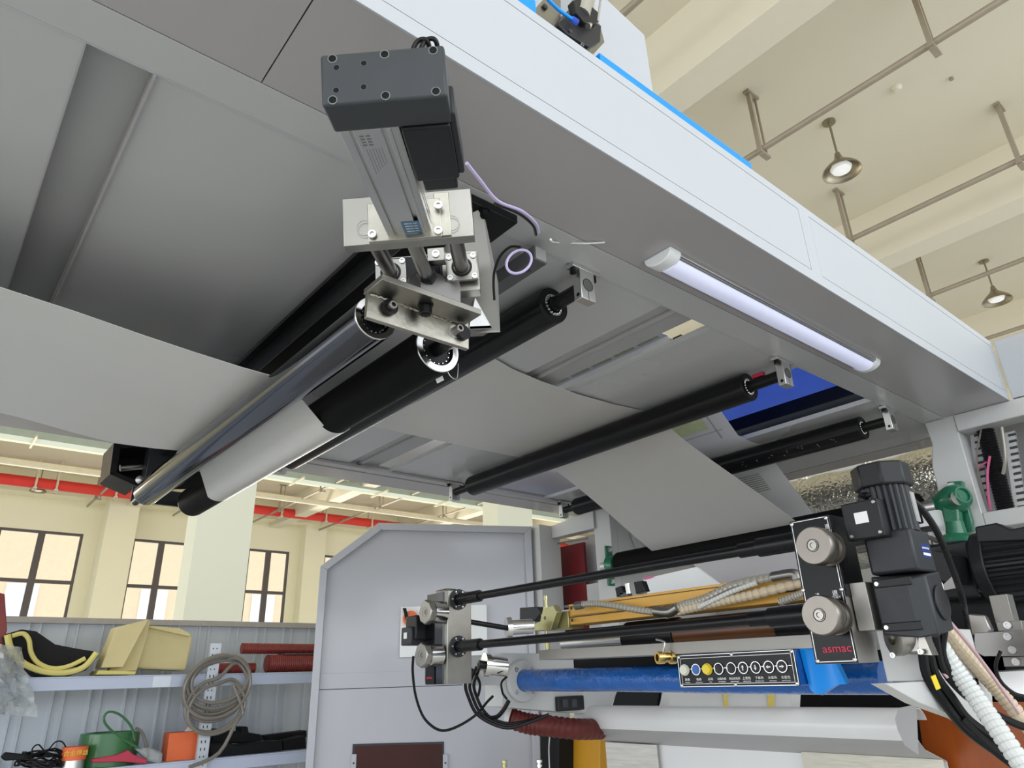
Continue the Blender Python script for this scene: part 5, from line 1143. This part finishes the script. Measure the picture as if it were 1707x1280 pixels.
for px, lab in ((841, 'brass set screw left of the black knob at the bottom edge'), (899, 'steel set screw right of the black knob at the bottom edge')):
    c = PX(px, 1278, 1.9); MB().lathe(c, ZA, [(-.05, .006), (.0, .006), (.0, .010), (.008, .010), (.008, .006), (.014, .006), (.014, .011), (.022, .011), (.022, 0)], 12).build('set_screw', 'yolive' if px < 860 else 'alum', label=lab, cat='screw')
# black cables below the left head
def cab(px, d, lab, R=.005, m='cable', nm='cable'):
    if not isinstance(d, (list, tuple)): d = [d] * len(px)
    MB().tube([PD(a, b_, k) for (a, b_), k in zip(px, d)], R, n=8, smooth=6).build(nm, m, label=lab, cat='cable')
cab([(689, 1094), (688, 1120), (693, 1160), (706, 1195), (726, 1214), (745, 1217), (770, 1207), (795, 1190), (812, 1170), (822, 1160)], 2.6, 'big black cable loop hanging from the left control head down in front of the cabinet')
for k, (o, lab) in enumerate(((0, 'outermost black cable of the bunch below the left head'), (7, 'middle black cable of the bunch below the left head'), (14, 'innermost black cable of the bunch below the left head'))):
    cab([(788 + o, 1115 - o * .5), (776 + o, 1140), (782 + o, 1165), (795 + o * .8, 1190 - o * .4), (822, 1207 - o * .6), (850, 1213 - o * .5), (885, 1203 - o * .2), (915, 1191)], 2.55 + k * .03, lab, .006)
cab([(802, 1195), (825, 1196), (838, 1185), (848, 1168)], 2.6, 'short black cable looping up to the underside of the left arm', .008)
cab([(845, 1128), (836, 1138), (838, 1155), (845, 1165)], 2.5, 'thin black cable beside the chrome cylinder', .004)
cab([(765, 1120), (775, 1110), (790, 1120), (800, 1140), (797, 1160)], 2.6, 'thin black cable crossing behind the left control head', .005)
# hoses at the lower right
def bigh(px, dd, R, m, lab, cat='hose'):
    MB().tube([PD(a, b_, k) for (a, b_), k in zip(px, dd)], R, n=14, smooth=26, rf=lambda i: 1.0 if i % 4 else .86).build('corrugated_hose', m, smooth=15, label=lab, cat=cat, group='pale corrugated hoses')
bigh([(1518, 985), (1545, 1040), (1585, 1105), (1625, 1160), (1670, 1225), (1720, 1300)], [1.50, 1.46, 1.44, 1.40, 1.34, 1.28], .0185, 'whitehose', 'thick white corrugated hose sweeping down from the gear motor to the corner')
bigh([(1520, 968), (1555, 1020), (1595, 1075), (1640, 1125), (1680, 1170), (1730, 1230)], [1.54, 1.54, 1.56, 1.58, 1.55, 1.5], .0165, 'yelhose', 'cream corrugated hose running above the thick white one')
cab([(1525, 965), (1565, 1015), (1610, 1068), (1650, 1120), (1700, 1190)], [1.50, 1.50, 1.52, 1.54, 1.5], 'pinkish thin tube lying along the cream corrugated hose', .004, 'tubepink', 'thin_tube')
cab([(1530, 1050), (1560, 1105), (1580, 1130)], [1.46, 1.44, 1.42], 'pinkish thin tube beside the thick white hose', .003, 'tubepink', 'thin_tube')
nb = [('black cable hanging from the hose elbows, outermost left', [(1538, 1085), (1545, 1125), (1570, 1165), (1605, 1210), (1650, 1245), (1700, 1275), (1720, 1285)], .010),
      ('second black cable of the bunch at the lower right', [(1549, 1085), (1560, 1125), (1585, 1160), (1615, 1200), (1665, 1235), (1715, 1265)], .009),
      ('black cable crossing behind the thick white hose', [(1560, 1060), (1570, 1110), (1600, 1150), (1640, 1180), (1690, 1205), (1720, 1215)], .008),
      ('black cable loop behind the white hose, highest', [(1575, 1050), (1572, 1090), (1590, 1130), (1620, 1165), (1640, 1200)], .007),
      ('thick black cable at the bottom right corner', [(1600, 1195), (1630, 1225), (1670, 1258), (1715, 1290)], .012),
      ('black cable curving at the right edge below the clamps', [(1668, 1085), (1660, 1110), (1668, 1135), (1690, 1155), (1715, 1162)], .0035)]
for lab, px, R in nb: cab(px, 1.43, lab, R)
for k, px in enumerate(([(1548, 965), (1558, 967), (1563, 990)], [(1560, 970), (1568, 975), (1570, 995)], [(1535, 1052), (1540, 1062), (1540, 1082)], [(1545, 1052), (1551, 1062), (1551, 1084)])):
    MB().tube([PD(a, b_, 1.48) for a, b_ in px], .0055, n=12).build('hose_elbow', 'alum', label=['upper left metal hose elbow beside the gear motor', 'upper right metal hose elbow beside the gear motor', 'lower left metal hose elbow above the black cables', 'lower right metal hose elbow above the black cables'][k], cat='elbow')
MB().obb(PD(1552, 1128, 1.41), MR @ V((.009, -.004, 0)), MR @ V((.011, .027, 0)), MR @ V((0, 0, .002))).build('yellow_tag', 'yel', label='yellow marker tag on the black cables at the lower right', cat='tag')
c = PD(1570, 1052, 1.95); MB().tube([c + MR @ V((random.uniform(-.02, .02), random.uniform(-.03, .03), random.uniform(-.02, .02))) for _ in range(14)], .003, n=6).build('yellow_wire', 'yel', label='small tangle of yellow-green wire between the hoses', cat='wire')
r = E('hose_clip_post', PD(1625, 1195, 1.55), 'dark grey mount holding the lower end of the corrugated black cable', 'mount')
MB().cbox(PD(1628, 1200, 1.56), FR, (.05, .05, .02)).build('mount', 'mgrey', r, bevel=.003)
# clamps at the right edge
r = E('clamp_plate', PX(1690, 1085, 2.2), 'stack of steel clamp plates with screws at the right edge', 'clamp')
MB().prism([PX(a, b_, 2.2) for a, b_ in ((1660, 1037), (1702, 1034), (1705, 1052), (1664, 1052))], (.05, 0, 0)).build('top_plate', 'alud', r, bevel=.001)
MB().prism([PX(a, b_, 2.17) for a, b_ in ((1624, 1055), (1707, 1050), (1745, 1093), (1640, 1094), (1624, 1085))], (.04, 0, 0)).build('middle_plate', 'steeld', r, bevel=.001)
MB().prism([PX(a, b_, 2.2) for a, b_ in ((1671, 1095), (1745, 1093), (1745, 1110), (1674, 1111))], (.05, 0, 0)).build('bottom_plate', 'alud', r, bevel=.001)
for a, b_ in ((1680, 1042), (1680, 1061), (1688, 1083), (1694, 1103)): MB().screw(PX(a, b_, 2.168 if 1055 < b_ < 1090 else 2.198), -XA, .009, .005).build('cap_screw', 'alum', r)
MB().prism([PX(a, b_, 2.4) for a, b_ in ((1648, 993), (1678, 990), (1690, 1036), (1660, 1040))], (.05, 0, 0)).build('upright_plate', 'alud', parent=r, bevel=.001)
MB().prism([PX(a, b_, 2.35) for a, b_ in ((1610, 1022), (1640, 1025), (1652, 1050), (1645, 1060), (1612, 1058))], (.03, 0, 0)).build('lever_plate', 'steeld', parent=r, bevel=.004)
MB().prism([PX(a, b_, 2.9) for a, b_ in ((1500, 935), (1760, 925), (1760, 1180), (1500, 1172))], (.02, 0, 0)).build('shade_backdrop', 'mblack', label='dark backdrop sheet painted as shade behind the hoses at the right', cat='plate')  # added dark backdrop, its black stands for the gloom behind the hoses
MB().prism([PX(a, b_, 2.5) for a, b_ in ((1660, 1118), (1760, 1112), (1760, 1165), (1690, 1160), (1664, 1140))], (.03, 0, 0)).build('grey_cover', 'alum', label='pale grey rounded cover at the right edge below the clamps', cat='cover', bevel=.004)
MB().tube([PD(1650, 1075, 1.9), PD(1640, 1065, 1.9), PD(1634, 1075, 1.9), PD(1634, 1100, 1.9)], .003, n=6).build('sensor_cable', 'cable', label='thin black sensor cable beside the clamp plates', cat='cable')
MB().cyl(PD(1642, 1060, 1.88), PD(1662, 1064, 1.88), .006, n=14).build('sensor', 'alum', label='small silver sensor on the clamp plates', cat='sensor')
# small inverter box between green bearing and yellow beam
r = E('air_valve', PX(1040, 985, 2.3), 'small black and silver valve under the big black roller', 'valve')
MB().prism([PX(a, b_, 2.3) for a, b_ in ((1025, 980), (1036, 976), (1040, 990), (1028, 995))], (.03, 0, 0)).build('valve_body', 'black', r, bevel=.002)
MB().prism([PX(a, b_, 2.3) for a, b_ in ((1056, 970), (1070, 968), (1076, 985), (1060, 990))], (.03, 0, 0)).build('valve_body', 'black', r, bevel=.002)
MB().cyl(PX(1046, 973, 2.3), PX(1049, 990, 2.3), .012, n=16).build('silver_barrel', 'alum', r)
vb = PX(1040, 992, 2.3); MB().box((1.97, vb.y - .02, .248), (2.34, vb.y + .02, .256)).box((2.30, vb.y - .02, .256), (2.33, vb.y + .02, max(.28, vb.z + .01))).build('valve_bracket', 'dgrey', r)
MB().prism([PX(a, b_, 2.6) for a, b_ in ((1072, 965), (1160, 945), (1200, 975), (1082, 998))], (.02, 0, 0)).build('white_cover', 'plasticw', parent=Bd)
MB().prism([PX(a, b_, 2.59) for a, b_ in ((1073, 962), (1088, 959), (1088, 962), (1073, 966))], (.005, 0, 0)).build('pink_mark', 'pink', parent=Bd)
MB().prism([PX(a, b_, 3.0) for a, b_ in ((1150, 935), (1345, 905), (1345, 965), (1200, 985))], (.02, 0, 0)).build('grey_plate', 'under', parent=Bd)
